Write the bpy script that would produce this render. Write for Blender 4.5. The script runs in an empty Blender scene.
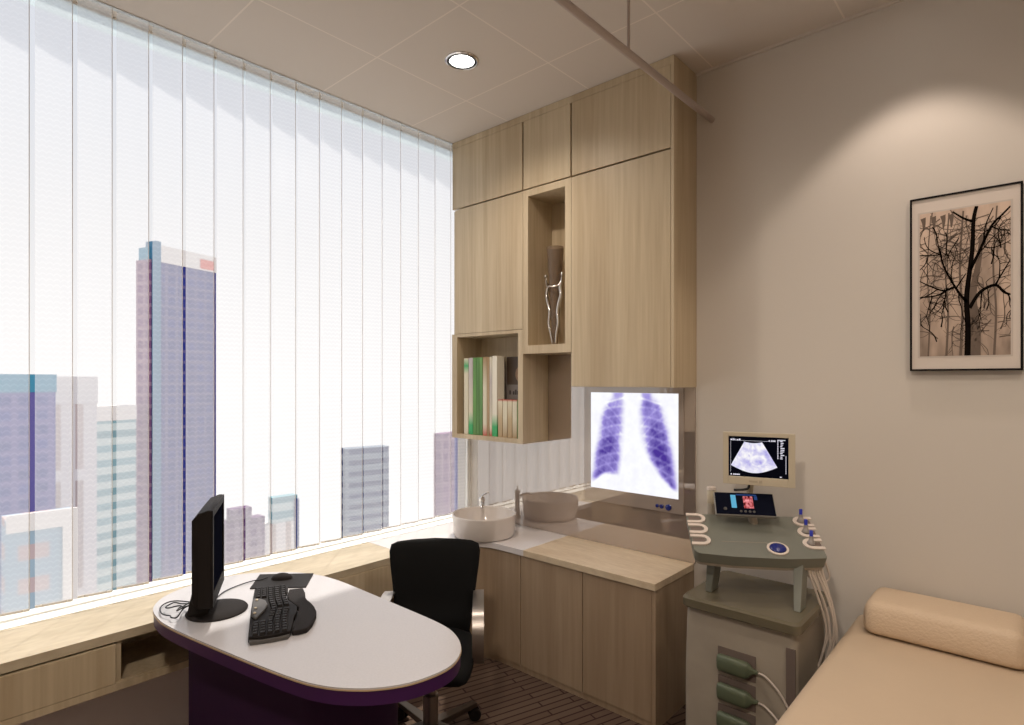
import bpy, bmesh, math, random
from mathutils import Vector, Matrix, noise
random.seed(4)
PI = math.pi
S = bpy.context.scene
C = S.collection

# ---------------------------------------------------------------- materials
def newmat(name):
    m = bpy.data.materials.new(name); m.use_nodes = True
    nt = m.node_tree; nt.nodes.clear()
    out = nt.nodes.new('ShaderNodeOutputMaterial')
    return m, nt, out
def N(nt, kind, **kw):
    n = nt.nodes.new('ShaderNode' + kind)
    for k, v in kw.items():
        if k.startswith('i_'):
            key = k[2:]
            key = int(key) if key.isdigit() else key.replace('_', ' ')
            n.inputs[key].default_value = v
        else: setattr(n, k, v)
    return n
def col(c): return (c[0], c[1], c[2], 1)
def plain(name, c, rough=.5, metal=0, bump=0, bscale=200, spec=.5, vary=0, vscale=5, coat=0):
    m, nt, out = newmat(name)
    b = N(nt, 'BsdfPrincipled'); L = nt.links.new
    b.inputs['Base Color'].default_value = col(c); b.inputs['Roughness'].default_value = rough
    b.inputs['Metallic'].default_value = metal; b.inputs['Specular IOR Level'].default_value = spec
    b.inputs['Coat Weight'].default_value = coat
    tc = N(nt, 'TexCoord')
    if vary:
        n = N(nt, 'TexNoise', i_Scale=vscale, i_Detail=3.0); L(tc.outputs['Object'], n.inputs['Vector'])
        r = N(nt, 'ValToRGB'); L(n.outputs['Fac'], r.inputs['Fac'])
        r.color_ramp.elements[0].position = .3; r.color_ramp.elements[1].position = .7
        r.color_ramp.elements[0].color = col([x*(1-vary) for x in c]); r.color_ramp.elements[1].color = col([min(1, x*(1+vary)) for x in c])
        L(r.outputs['Color'], b.inputs['Base Color'])
    if bump:
        n = N(nt, 'TexNoise', i_Scale=bscale, i_Detail=2.0); L(tc.outputs['Object'], n.inputs['Vector'])
        bp = N(nt, 'Bump', i_Strength=bump, i_Distance=.004); L(n.outputs['Fac'], bp.inputs['Height']); L(bp.outputs['Normal'], b.inputs['Normal'])
    L(b.outputs['BSDF'], out.inputs['Surface'])
    return m
def wood(name, c1, c2, scale, rough=.42):
    m, nt, out = newmat(name); L = nt.links.new
    b = N(nt, 'BsdfPrincipled'); b.inputs['Roughness'].default_value = rough; b.inputs['Specular IOR Level'].default_value = .35
    tc = N(nt, 'TexCoord'); geo = N(nt, 'NewGeometry')
    mp = N(nt, 'Mapping'); mp.inputs['Scale'].default_value = scale
    L(geo.outputs['Position'], mp.inputs['Vector'])
    a = N(nt, 'TexNoise', i_Scale=1.0, i_Detail=2.0, i_Distortion=.3); L(mp.outputs['Vector'], a.inputs['Vector'])
    mp2 = N(nt, 'Mapping'); mp2.inputs['Scale'].default_value = [s*7 for s in scale]; L(geo.outputs['Position'], mp2.inputs['Vector'])
    f = N(nt, 'TexNoise', i_Scale=1.0, i_Detail=3.0); L(mp2.outputs['Vector'], f.inputs['Vector'])
    r = N(nt, 'ValToRGB'); L(a.outputs['Fac'], r.inputs['Fac'])
    r.color_ramp.elements[0].position = .35; r.color_ramp.elements[1].position = .65
    r.color_ramp.elements[0].color = col(c1); r.color_ramp.elements[1].color = col(c2)
    mx = N(nt, 'Mix', data_type='RGBA', blend_type='MULTIPLY'); mx.inputs['Factor'].default_value = 1
    r2 = N(nt, 'ValToRGB'); L(f.outputs['Fac'], r2.inputs['Fac'])
    r2.color_ramp.elements[0].position = .3; r2.color_ramp.elements[1].position = .7
    r2.color_ramp.elements[0].color = (.86, .84, .82, 1); r2.color_ramp.elements[1].color = (1, 1, 1, 1)
    L(r.outputs['Color'], mx.inputs['A']); L(r2.outputs['Color'], mx.inputs['B'])
    L(mx.outputs['Result'], b.inputs['Base Color']); L(b.outputs['BSDF'], out.inputs['Surface'])
    return m
def emis(name, c, s=1):
    m, nt, out = newmat(name); e = N(nt, 'Emission'); e.inputs['Color'].default_value = col(c); e.inputs['Strength'].default_value = s
    nt.links.new(e.outputs[0], out.inputs['Surface']); return m
def attr_mat(name, glow, s=1):
    m, nt, out = newmat(name); a = N(nt, 'VertexColor', layer_name='Col'); L = nt.links.new
    if glow:
        e = N(nt, 'Emission'); e.inputs['Strength'].default_value = s; L(a.outputs['Color'], e.inputs['Color']); L(e.outputs[0], out.inputs['Surface'])
    else:
        b = N(nt, 'BsdfPrincipled'); b.inputs['Roughness'].default_value = .7; b.inputs['Specular IOR Level'].default_value = .1; L(a.outputs['Color'], b.inputs['Base Color']); L(b.outputs[0], out.inputs['Surface'])
    return m

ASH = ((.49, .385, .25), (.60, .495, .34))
M = {}
M['ash'] = wood('pale_ash_vertical', ASH[0], ASH[1], (9, 9, .35))
M['ash_top'] = wood('pale_ash_top', (.60, .47, .32), (.68, .56, .40), (3.0, 14, 5))
M['ash_bench'] = wood('pale_ash_bench', (.52, .44, .31), (.60, .51, .37), (7, 2.2, 4))
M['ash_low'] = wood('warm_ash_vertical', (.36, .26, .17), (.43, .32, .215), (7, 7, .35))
M['wall'] = plain('wall_paint', (.60, .545, .48), .75, bump=.05, bscale=300, spec=.2)
M['wall_low'] = plain('lit_wall_paint', (.85, .75, .73), .7, spec=.2)  # wall paint lightened to stand in for room light below the ledge
M['white'] = plain('white_solid_surface', (.70, .66, .645), .14, spec=.5)
M['white_matte'] = plain('white_sill', (.85, .84, .80), .5)
M['porcelain'] = plain('porcelain', (.68, .62, .57), .06, spec=.6)
M['chrome'] = plain('chrome', (.75, .73, .70), .15, 1)
M['brushed'] = plain('brushed_steel', (.42, .38, .35), .38, 1)
M['rail'] = plain('painted_rail', (.47, .39, .35), .35, .3)
M['black'] = plain('black_fabric', (.006, .006, .006), .8, spec=.15)
M['plastic'] = plain('black_plastic', (.014, .011, .010), .6, spec=.14, bump=.1, bscale=900)
M['plastic_soft'] = plain('dark_rubber', (.022, .018, .017), .7, spec=.12, bump=.35, bscale=700)
M['key'] = plain('dark_key', (.016, .013, .012), .55, spec=.2)
M['gap'] = plain('dark_gap', (.03, .025, .02), .8)
M['screen_off'] = plain('dark_screen', (.006, .007, .014), .4, spec=.0)
M['grey_grip'] = plain('grey_plastic', (.085, .078, .072), .4, spec=.3)
M['purple'] = plain('purple_laminate', (.05, .011, .072), .4, spec=.4)
M['purple_dark'] = plain('deep_purple_panel', (.030, .009, .038), .6, spec=.2)
M['desk_edge'] = plain('desk_edge_wood', (.50, .36, .22), .5)
M['leather'] = plain('tan_vinyl', (.58, .45, .32), .5, spec=.3, bump=.12, bscale=60, vary=.03, vscale=3)
M['leather2'] = plain('tan_vinyl_pillow', (.62, .475, .335), .5, spec=.3, bump=.7, bscale=110)
M['machine'] = plain('warm_grey_plastic', (.36, .31, .245), .45, bump=.08, bscale=80, vary=.10, vscale=6)
M['machine_top'] = plain('olive_grey_top', (.135, .115, .075), .25, spec=.4)
M['console'] = plain('sage_grey_console', (.165, .168, .138), .45, bump=.1, bscale=300, vary=.06, vscale=8)
M['holder'] = plain('cream_holder', (.66, .57, .50), .4)
M['socket'] = plain('brown_socket', (.16, .12, .10), .6)
M['navy'] = plain('navy_button', (.012, .02, .16), .25)
M['blue'] = plain('blue_tip', (.015, .03, .42), .4)
M['green'] = plain('olive_green_plug', (.105, .125, .075), .45)
M['cable'] = plain('pale_cable', (.55, .47, .40), .5)
M['cream'] = plain('beige_plastic', (.53, .46, .34), .4)
M['blackcable'] = plain('black_cable', (.008, .008, .008), .5)
M['picture_frame'] = plain('black_wood', (.008, .006, .006), .6, spec=.1)
M['mat'] = plain('cream_mat_board', (.62, .54, .47), .7)
M['branch'] = plain('ink', (.008, .006, .005), .9, spec=0)
M['branch2'] = plain('ink_grey', (.16, .12, .095), .9, spec=0)
M['lamp'] = emis('lamp_diffuser', (1, .98, .94), 6)
M['lamp_in'] = plain('lamp_black', (.01, .01, .01), .4)
M['wall_glass_btn'] = M['navy']

# ceiling tiles, drawn as thin raised joints
def ceiling_mat():
    m, nt, out = newmat('ceiling_tiles'); L = nt.links.new
    b = N(nt, 'BsdfPrincipled'); b.inputs['Roughness'].default_value = .8; b.inputs['Specular IOR Level'].default_value = .15
    g = N(nt, 'NewGeometry'); sp = N(nt, 'SeparateXYZ'); L(g.outputs['Position'], sp.inputs[0])
    ms = []
    for ax, o, p in (('X', -1.1687, .565), ('Y', 2.75, .572)):
        a = N(nt, 'Math', operation='SUBTRACT'); L(sp.outputs[ax], a.inputs[0]); a.inputs[1].default_value = o - p/2
        d = N(nt, 'Math', operation='PINGPONG'); L(a.outputs[0], d.inputs[0]); d.inputs[1].default_value = p/2
        c = N(nt, 'Math', operation='GREATER_THAN'); L(d.outputs[0], c.inputs[0]); c.inputs[1].default_value = p/2 - .0035
        ms.append(c)
    mx = N(nt, 'Math', operation='MAXIMUM'); L(ms[0].outputs[0], mx.inputs[0]); L(ms[1].outputs[0], mx.inputs[1])
    n = N(nt, 'TexNoise', i_Scale=260.0, i_Detail=2.0); L(g.outputs['Position'], n.inputs['Vector'])
    mc = N(nt, 'Mix', data_type='RGBA'); mc.inputs['A'].default_value = (.66, .585, .51, 1); mc.inputs['B'].default_value = (.78, .69, .60, 1)
    L(mx.outputs[0], mc.inputs['Factor']); L(mc.outputs['Result'], b.inputs['Base Color'])
    bp = N(nt, 'Bump', i_Strength=.15, i_Distance=.002); L(n.outputs['Fac'], bp.inputs['Height']); L(bp.outputs[0], b.inputs['Normal'])
    L(b.outputs[0], out.inputs[0]); return m
M['ceiling'] = ceiling_mat()
def carpet_mat():
    m, nt, out = newmat('striped_carpet'); L = nt.links.new
    b = N(nt, 'BsdfPrincipled'); b.inputs['Roughness'].default_value = .95; b.inputs['Specular IOR Level'].default_value = .05
    g = N(nt, 'NewGeometry'); mp = N(nt, 'Mapping'); L(g.outputs['Position'], mp.inputs['Vector'])
    mp.inputs['Rotation'].default_value = (0, 0, math.radians(-72))
    br = N(nt, 'TexBrick', offset=.37, offset_frequency=2); L(mp.outputs[0], br.inputs['Vector'])
    br.inputs['Scale'].default_value = 1; br.inputs['Brick Width'].default_value = .42; br.inputs['Row Height'].default_value = .042
    br.inputs['Mortar Size'].default_value = .0045; br.inputs['Mortar Smooth'].default_value = .1
    br.inputs['Color1'].default_value = (.125, .085, .062, 1); br.inputs['Color2'].default_value = (.105, .068, .05, 1); br.inputs['Mortar'].default_value = (.045, .026, .022, 1)
    n = N(nt, 'TexNoise', i_Scale=400.0); L(g.outputs['Position'], n.inputs['Vector'])
    bp = N(nt, 'Bump', i_Strength=.5, i_Distance=.004); L(n.outputs['Fac'], bp.inputs['Height']); L(bp.outputs[0], b.inputs['Normal'])
    L(br.outputs['Color'], b.inputs['Base Color']); L(b.outputs[0], out.inputs[0]); return m
M['carpet'] = carpet_mat()
def mirror_mat(name, c, fac, rough=.01):
    m, nt, out = newmat(name); L = nt.links.new
    d = N(nt, 'BsdfDiffuse'); d.inputs[0].default_value = col(c)
    g = N(nt, 'BsdfGlossy'); g.inputs['Roughness'].default_value = rough; g.inputs['Color'].default_value = (.9, .85, .8, 1)
    x = N(nt, 'MixShader'); x.inputs[0].default_value = fac; L(d.outputs[0], x.inputs[1]); L(g.outputs[0], x.inputs[2]); L(x.outputs[0], out.inputs[0]); return m
M['splash'] = mirror_mat('back_painted_glass', (.30, .235, .19), .40)
M['lb_frame'] = mirror_mat('glossy_taupe_frame', (.34, .28, .24), .2, .02)
def vane_mat():
    m, nt, out = newmat('vane_screen_fabric'); L = nt.links.new
    tr = N(nt, 'BsdfTransparent'); tr.inputs[0].default_value = (.985, .98, .985, 1)
    tl = N(nt, 'BsdfTranslucent'); tl.inputs[0].default_value = (.95, .95, .96, 1)
    df = N(nt, 'BsdfDiffuse'); df.inputs[0].default_value = (.72, .70, .68, 1)
    x1 = N(nt, 'MixShader'); x1.inputs[0].default_value = .12; L(tl.outputs[0], x1.inputs[1]); L(df.outputs[0], x1.inputs[2])
    g = N(nt, 'NewGeometry'); sp = N(nt, 'SeparateXYZ'); L(g.outputs['Position'], sp.inputs[0])
    # scalloped weave: arches repeating along the width and height
    def sc(ax, k):
        a = N(nt, 'Math', operation='MULTIPLY'); L(sp.outputs[ax], a.inputs[0]); a.inputs[1].default_value = k; return a
    y = sc('Y', PI/.021); ab = N(nt, 'Math', operation='SINE'); L(y.outputs[0], ab.inputs[0])
    aa = N(nt, 'Math', operation='ABSOLUTE'); L(ab.outputs[0], aa.inputs[0])
    am = N(nt, 'Math', operation='MULTIPLY'); L(aa.outputs[0], am.inputs[0]); am.inputs[1].default_value = -2.4
    z = sc('Z', 2*PI/.021); ad = N(nt, 'Math', operation='ADD'); L(z.outputs[0], ad.inputs[0]); L(am.outputs[0], ad.inputs[1])
    s2 = N(nt, 'Math', operation='SINE'); L(ad.outputs[0], s2.inputs[0])
    mr = N(nt, 'MapRange'); L(s2.outputs[0], mr.inputs[0]); mr.inputs[1].default_value = .2; mr.inputs[2].default_value = 1
    mr.inputs[3].default_value = VT + .006; mr.inputs[4].default_value = VT - .024
    x2 = N(nt, 'MixShader'); L(mr.outputs[0], x2.inputs[0]); L(x1.outputs[0], x2.inputs[1]); L(tr.outputs[0], x2.inputs[2])
    L(x2.outputs[0], out.inputs[0]); return m
VT = .70
M['vane'] = vane_mat()
def glass_mat():
    m, nt, out = newmat('window_glass'); L = nt.links.new
    tr = N(nt, 'BsdfTransparent'); tr.inputs[0].default_value = (.98, .98, .98, 1)
    g = N(nt, 'BsdfGlossy'); g.inputs['Roughness'].default_value = .3
    x = N(nt, 'MixShader'); x.inputs[0].default_value = .02; L(tr.outputs[0], x.inputs[1]); L(g.outputs[0], x.inputs[2]); L(x.outputs[0], out.inputs[0]); return m
M['glass'] = glass_mat()
def vase_mat():
    m, nt, out = newmat('smoked_glass'); L = nt.links.new
    b = N(nt, 'BsdfPrincipled'); b.inputs['Base Color'].default_value = (.34, .27, .21, 1); b.inputs['Roughness'].default_value = .08
    tr = N(nt, 'BsdfTransparent'); tr.inputs[0].default_value = (.75, .68, .6, 1)
    x = N(nt, 'MixShader'); x.inputs[0].default_value = .7; L(b.outputs[0], x.inputs[1]); L(tr.outputs[0], x.inputs[2]); L(x.outputs[0], out.inputs[0]); return m
M['vase'] = vase_mat()
def facade(name, c1, c2, fw, fh, mortar=.5):
    m, nt, out = newmat(name); L = nt.links.new
    b = N(nt, 'BsdfDiffuse'); tc = N(nt, 'TexCoord'); sp = N(nt, 'SeparateXYZ'); L(tc.outputs['Object'], sp.inputs[0])
    ad = N(nt, 'Math', operation='ADD'); L(sp.outputs['X'], ad.inputs[0]); L(sp.outputs['Y'], ad.inputs[1])
    cb = N(nt, 'CombineXYZ'); L(ad.outputs[0], cb.inputs[0]); L(sp.outputs['Z'], cb.inputs[1])
    br = N(nt, 'TexBrick', offset=0.0); L(cb.outputs[0], br.inputs['Vector']); br.inputs['Scale'].default_value = 1
    br.inputs['Brick Width'].default_value = fw; br.inputs['Row Height'].default_value = fh; br.inputs['Mortar Size'].default_value = mortar
    br.inputs['Color1'].default_value = col(c1); br.inputs['Color2'].default_value = col([x*.8 for x in c1]); br.inputs['Mortar'].default_value = col(c2)
    L(br.outputs['Color'], b.inputs[0]); L(b.outputs[0], out.inputs[0]); return m

# ---------------------------------------------------------------- mesh helpers
def tr(bm, verts, mat): bmesh.ops.transform(bm, matrix=mat, verts=verts)
def box(bm, x0, x1, y0, y1, z0, z1, mat=None):
    vs = [bm.verts.new((x, y, z)) for z in (z0, z1) for y in (y0, y1) for x in (x0, x1)]
    for f in ((0, 2, 3, 1), (4, 5, 7, 6), (0, 1, 5, 4), (2, 6, 7, 3), (0, 4, 6, 2), (1, 3, 7, 5)): bm.faces.new([vs[i] for i in f])
    if mat is not None: tr(bm, vs, mat)
    return vs
def prism(bm, poly, z0, z1, mat=None):
    a = [bm.verts.new((p[0], p[1], z0)) for p in poly]; b = [bm.verts.new((p[0], p[1], z1)) for p in poly]
    n = len(poly)
    bm.faces.new(a[::-1]); bm.faces.new(b)
    for i in range(n): bm.faces.new((a[i], a[(i+1) % n], b[(i+1) % n], b[i]))
    if mat is not None: tr(bm, a+b, mat)
    return a+b
def loft(bm, rings, cap=True, closed=True):
    R = [[bm.verts.new(p) for p in r] for r in rings]; n = len(rings[0])
    for i in range(len(R)-1):
        for j in range(n if closed else n-1):
            bm.faces.new((R[i][j], R[i][(j+1) % n], R[i+1][(j+1) % n], R[i+1][j]))
    if cap and closed: bm.faces.new(R[0][::-1]); bm.faces.new(R[-1])
    return R
def lathe(bm, prof, c=(0, 0, 0), seg=32, cap=True, mat=None):
    rings = [[(c[0]+r*math.cos(2*PI*k/seg), c[1]+r*math.sin(2*PI*k/seg), c[2]+z) for k in range(seg)] for r, z in prof]
    R = loft(bm, rings, cap); vs = [v for r in R for v in r]
    if mat is not None: tr(bm, vs, mat)
    return vs
def smooth_path(pts, sub=6, closed=False):
    P = [Vector(p) for p in pts]; n = len(P); out = []
    rng = range(n) if closed else range(n-1)
    for i in rng:
        if closed: p0, p1, p2, p3 = P[(i-1) % n], P[i], P[(i+1) % n], P[(i+2) % n]
        else: p0, p1, p2, p3 = P[max(i-1, 0)], P[i], P[i+1], P[min(i+2, n-1)]
        for k in range(sub):
            t = k/sub
            out.append(.5*((2*p1)+(p2-p0)*t+(2*p0-5*p1+4*p2-p3)*t*t+(3*p1-p0-3*p2+p3)*t**3))
    if not closed: out.append(P[-1])
    return out
def tube(bm, pts, r, seg=10, sub=6):
    path = smooth_path(pts, sub) if sub else [Vector(p) for p in pts]
    rings = []; up = Vector((0, 0, 1)); prev = None
    n = len(path)
    for i, p in enumerate(path):
        d = (path[min(i+1, n-1)]-path[max(i-1, 0)]).normalized()
        if prev is None:
            s = d.cross(up)
            if s.length < .05: s = d.cross(Vector((1, 0, 0)))
        else: s = prev - d*prev.dot(d)
        s.normalize(); prev = s; t = d.cross(s)
        rr = r(i/(n-1)) if callable(r) else r
        rings.append([p+s*rr*math.cos(2*PI*k/seg)+t*rr*math.sin(2*PI*k/seg) for k in range(seg)])
    loft(bm, rings)
def rounded_poly(poly, r, seg=6):
    out = []; n = len(poly)
    for i in range(n):
        p = Vector(poly[i]); a = Vector(poly[i-1]); b = Vector(poly[(i+1) % n])
        rr = r[i] if isinstance(r, (list, tuple)) else r
        da = (a-p).normalized(); db = (b-p).normalized()
        ang = da.angle(db); t = rr/math.tan(ang/2); t = min(t, (a-p).length*.49, (b-p).length*.49); rr = t*math.tan(ang/2)
        if t < 1e-5: out.append(tuple(p)); continue
        c = p+(da+db).normalized()*(rr/math.sin(ang/2))
        s = p+da*t; e = p+db*t
        v0 = s-c; v1 = e-c; a0 = math.atan2(v0.y, v0.x); a1 = math.atan2(v1.y, v1.x)
        while a1-a0 > PI: a1 -= 2*PI
        while a1-a0 < -PI: a1 += 2*PI
        for k in range(seg+1):
            q = a0+(a1-a0)*k/seg; out.append((c.x+rr*math.cos(q), c.y+rr*math.sin(q)))
    return out

def empty(name, label, cat, loc=(0, 0, 0), rz=0, group=None):
    o = bpy.data.objects.new(name, None); C.objects.link(o); o.empty_display_size = .05
    o.location = loc; o.rotation_euler = (0, 0, rz); o['label'] = label; o['category'] = cat
    if group: o['group'] = group
    return o
def obj(name, bm, m, parent=None, smooth=False, bevel=0, local=False, label=None, seg=2, angle=None, recalc=True):
    """one mesh object; geometry is given in world coordinates unless local"""
    if recalc: bmesh.ops.recalc_face_normals(bm, faces=bm.faces)
    me = bpy.data.meshes.new(name); bm.to_mesh(me); bm.free()
    me.materials.append(m)
    o = bpy.data.objects.new(name, me); C.objects.link(o)
    if parent is not None:
        if not local:
            off = Vector(parent.location); q = parent
            while q.parent: q = q.parent; off += Vector(q.location)
            me.transform(Matrix.Translation(-off))
        o.parent = parent
    if smooth:
        for p in me.polygons: p.use_smooth = True
        if angle: me.set_sharp_from_angle(angle=math.radians(angle))
    if bevel:
        b = o.modifiers.new('bevel', 'BEVEL'); b.width = bevel; b.segments = seg; b.limit_method = 'ANGLE'; b.angle_limit = math.radians(40)
    if label: o['label'] = label
    return o
def tag(o, label, cat, group=None):
    o['label'] = label; o['category'] = cat
    if group: o['group'] = group
    return o
def bxo(name, dims, m, parent=None, bevel=0, label=None):
    bm = bmesh.new(); box(bm, *dims); return obj(name, bm, m, parent, bevel=bevel, label=label)
def center(o):
    """move a lone mesh's origin to the middle of its base"""
    me = o.data; lo = [min(v.co[i] for v in me.vertices) for i in range(3)]; hi = [max(v.co[i] for v in me.vertices) for i in range(3)]
    b = Vector(((lo[0]+hi[0])/2, (lo[1]+hi[1])/2, lo[2])); me.transform(Matrix.Translation(-b)); o.location = b; return o
def struct(name, dims, m, parent=None, bevel=0):
    o = bxo(name, dims, m, parent, bevel)
    if parent is None: o['kind'] = 'structure'
    return o
def copy_tree(o, parent=None):
    c = o.copy(); C.objects.link(c); c.parent = parent
    for ch in list(o.children): copy_tree(ch, c)
    return c

# ---------------------------------------------------------------- key planes
XW, YB, ZC = -2.787, 2.75, 3.07        # blind plane, back wall, ceiling
YF, XR = 2.508, -1.254                 # upper cabinets: front, right side
XB, ZT = -2.455, .658                  # bench front edge, worktop height
RX, RY = 1.15, -1.6                    # far walls of the room, behind the camera

# ---------------------------------------------------------------- the room
struct('floor', (XW-.2, RX+.1, RY-.1, YB+.1, -.1, 0), M['carpet'])
struct('ceiling', (XW-.09, RX+.1, RY-.1, YB+.1, ZC, ZC+.12), M['ceiling'])
struct('wall_back', (XW-.2, RX+.1, YB, YB+.1, 0, ZC), M['wall'])
struct('wall_right', (RX, RX+.1, RY, YB, 0, ZC), M['wall'])
struct('wall_front', (XW-.2, RX+.1, RY-.1, RY, 0, ZC), M['wall'])
struct('wall_left', (XW-.16, XW-.02, RY, YB, 0, ZT-.012), M['wall_low'])
WY = -.12                              # the window begins here; solid wall nearer the front
struct('wall_left_pier', (XW-.16, XW-.02, RY, WY, ZT-.012, ZC), M['wall'])
struct('trim_1', (XR+.001, RX, YB-.012, YB, ZC-.012, ZC), plain('ceiling_bead', (.62, .55, .48), .6))
struct('trim_2', (XW-.16, XW+.006, WY, YB, ZT-.011, ZT+.002), M['white_matte'])      # window sill
win = struct('window_1', (XW-.082, XW-.076, WY, YB, ZT+.002, ZC), M['glass'])
def frost_mat():
    m, nt, out = newmat('frosted_band'); L = nt.links.new
    a = N(nt, 'BsdfTransparent'); a.inputs[0].default_value = (.8, .84, .85, 1); b = N(nt, 'BsdfTranslucent'); b.inputs[0].default_value = (.8, .85, .86, 1)
    x = N(nt, 'MixShader'); x.inputs[0].default_value = .6; L(a.outputs[0], x.inputs[1]); L(b.outputs[0], x.inputs[2]); L(x.outputs[0], out.inputs[0]); return m
bm = bmesh.new()
box(bm, XW-.090, XW-.070, WY, YB, ZT+.002, ZT+.010); box(bm, XW-.090, XW-.070, WY, YB, ZC-.008, ZC)
box(bm, XW-.090, XW-.070, YB-.03, YB, ZT+.010, ZC-.008); box(bm, XW-.090, XW-.070, WY, WY+.03, ZT+.010, ZC-.008)
obj('window_frame', bm, M['white_matte'], win)
bxo('frosted_band', (XW-.0755, XW-.074, WY+.03, YB-.03, ZC-.075, ZC-.008), frost_mat(), win)

# ---------------------------------------------------------------- vertical blind
bl = empty('vertical_blind', 'full-width vertical blind of pale see-through fabric vanes covering the left window wall', 'blind', (XW, .6, .707))
bxo('headrail', (XW-.012, XW+.012, WY-.1, YB-.01, ZC-.0035, ZC-.0005), plain('headrail_white', (.6, .62, .62), .4), bl)
VW, VG, VD = .1125, .018, .018      # vane width, gap between vanes, in-out offset of the two edges
def vane_mesh():
    bm = bmesh.new(); nseg = 8; rows = []
    for z in (0, ZC-.004-.707):
        r = []
        for k in range(nseg+1):
            u = k/nseg; r.append(bm.verts.new((-VD/2+VD*u+.002*math.sin(PI*u), VW*u, z)))
        rows.append(r)
    for k in range(nseg): bm.faces.new((rows[0][k], rows[0][k+1], rows[1][k+1], rows[1][k]))
    for f in bm.faces: f.smooth = True
    me = bpy.data.meshes.new('vane'); bm.to_mesh(me); bm.free(); me.materials.append(M['vane']); return me
vm = vane_mesh()
hem = plain('hem', (.80, .79, .76), .7)
def strip(name, d):
    bm = bmesh.new(); vs = box(bm, *d); tr(bm, vs, Matrix.Translation((-VD/2, 0, 0)) @ Matrix.Rotation(-math.atan2(VD, VW), 4, 'Z'))
    me = bpy.data.meshes.new(name); bm.to_mesh(me); bm.free(); me.materials.append(hem); return me
LV = math.hypot(VW, VD)
wm = strip('hem_weight', (-.001, .001, 0, LV, -.001, .009))
sm1 = strip('edge_stitching', (-.0008, .0008, LV-.0022, LV, .009, ZC-.004-.707))
y = .411 - VW - .1305*4
while y + VW < YB:
    v = bpy.data.objects.new('vane', vm); C.objects.link(v); v.parent = bl
    v.location = (0, y-.6, 0); v.rotation_euler = (0, 0, math.radians(random.uniform(-.5, .5)))
    for nm, me in (('hem_weight', wm), ('edge_stitching', sm1)):
        h = bpy.data.objects.new(nm, me); C.objects.link(h); h.parent = v
    y += .1305
# ---------------------------------------------------------------- window bench
bt = (RY+.02, 1.885)
o = center(bxo('window_ledge', (XW+.008, XB, bt[0], bt[1], ZT-.034, ZT), M['ash_bench'], bevel=.001))
tag(o, 'long pale wood window ledge running under the vertical blind', 'ledge')
bench = empty('bench_cabinet', 'low floating pale wood cupboard under the window ledge, with an open niche', 'cabinet', (-2.6, .3, .451))
XI = XB+.012-.024
bm = bmesh.new()
box(bm, XW-.018, XI, bt[0], bt[1]-.005, .451, .478)                     # bottom
box(bm, XW-.018, XW+.0, bt[0], bt[1]-.005, .478, ZT-.0345)              # back
for y0 in (bt[0], .605, 1.30, bt[1]-.023): box(bm, XW, XI, y0, y0+.018, .478, ZT-.0345)
obj('carcass', bm, M['ash'], bench)
for y0, y1 in ((-.55, .602), (bt[0], -.553)):
    bxo('drawer_front', (XI+.0005, XI+.0185, y0, y1, .478, ZT-.041), M['ash'], bench, bevel=.0008)
bxo('bottom_rail', (XI+.0005, XI+.0185, bt[0], bt[1]-.005, .451, .4765), M['ash'], bench)
bxo('end_panel', (XI+.0005, XI+.0185, 1.30, bt[1]-.005, .478, ZT-.036), M['ash'], bench)

# ---------------------------------------------------------------- corner unit with basin
R = .25; cx, cy = XB+R, 2.345-R
arc = [(cx+R*math.cos(a), cy+R*math.sin(a)) for a in [PI - (PI/2)*k/14 for k in range(15)]]
# concave inside corner: the front swings from the bench line to the cabinet line
poly = [(XW+.008, 1.887), (XB, 1.887)] + arc + [(-2.036, 2.345), (-2.036, YB-.012), (XW+.008, YB-.012)]
bm = bmesh.new(); prism(bm, poly, ZT-.032, ZT)
o = obj('corner_worktop', bm, M['white'], bevel=.001); center(o)
tag(o, 'glossy white curved corner worktop carrying the round basin', 'worktop')
arc2 = [(cx+(R+.012)*math.cos(a), cy+(R+.012)*math.sin(a)) for a in [PI - (PI/2)*k/14 for k in range(15)]]
arc3 = [(cx+(R+.03)*math.cos(a), cy+(R+.03)*math.sin(a)) for a in [PI - (PI/2)*k/14 for k in range(15)]]
cc = empty('corner_cabinet', 'curved pale wood corner cabinet below the white worktop, behind the black chair', 'cabinet', (-2.5, 2.4, 0))
bm = bmesh.new()
ztop = ZT-.0325
prism(bm, [(XW, 1.90), (XB-.03, 1.90)] + arc3 + [(-2.066, 2.375), (-2.066, YB-.003), (XW, YB-.003)], .03, ztop)
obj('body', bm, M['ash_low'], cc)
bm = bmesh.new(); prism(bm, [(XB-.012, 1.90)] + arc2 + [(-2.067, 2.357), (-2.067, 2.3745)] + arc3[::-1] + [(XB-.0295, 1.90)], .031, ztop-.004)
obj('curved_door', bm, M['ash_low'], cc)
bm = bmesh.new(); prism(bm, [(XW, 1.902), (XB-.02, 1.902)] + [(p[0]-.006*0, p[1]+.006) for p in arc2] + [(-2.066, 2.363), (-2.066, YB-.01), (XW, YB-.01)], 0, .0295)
obj('plinth', bm, M['ash_low'], cc)

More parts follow.
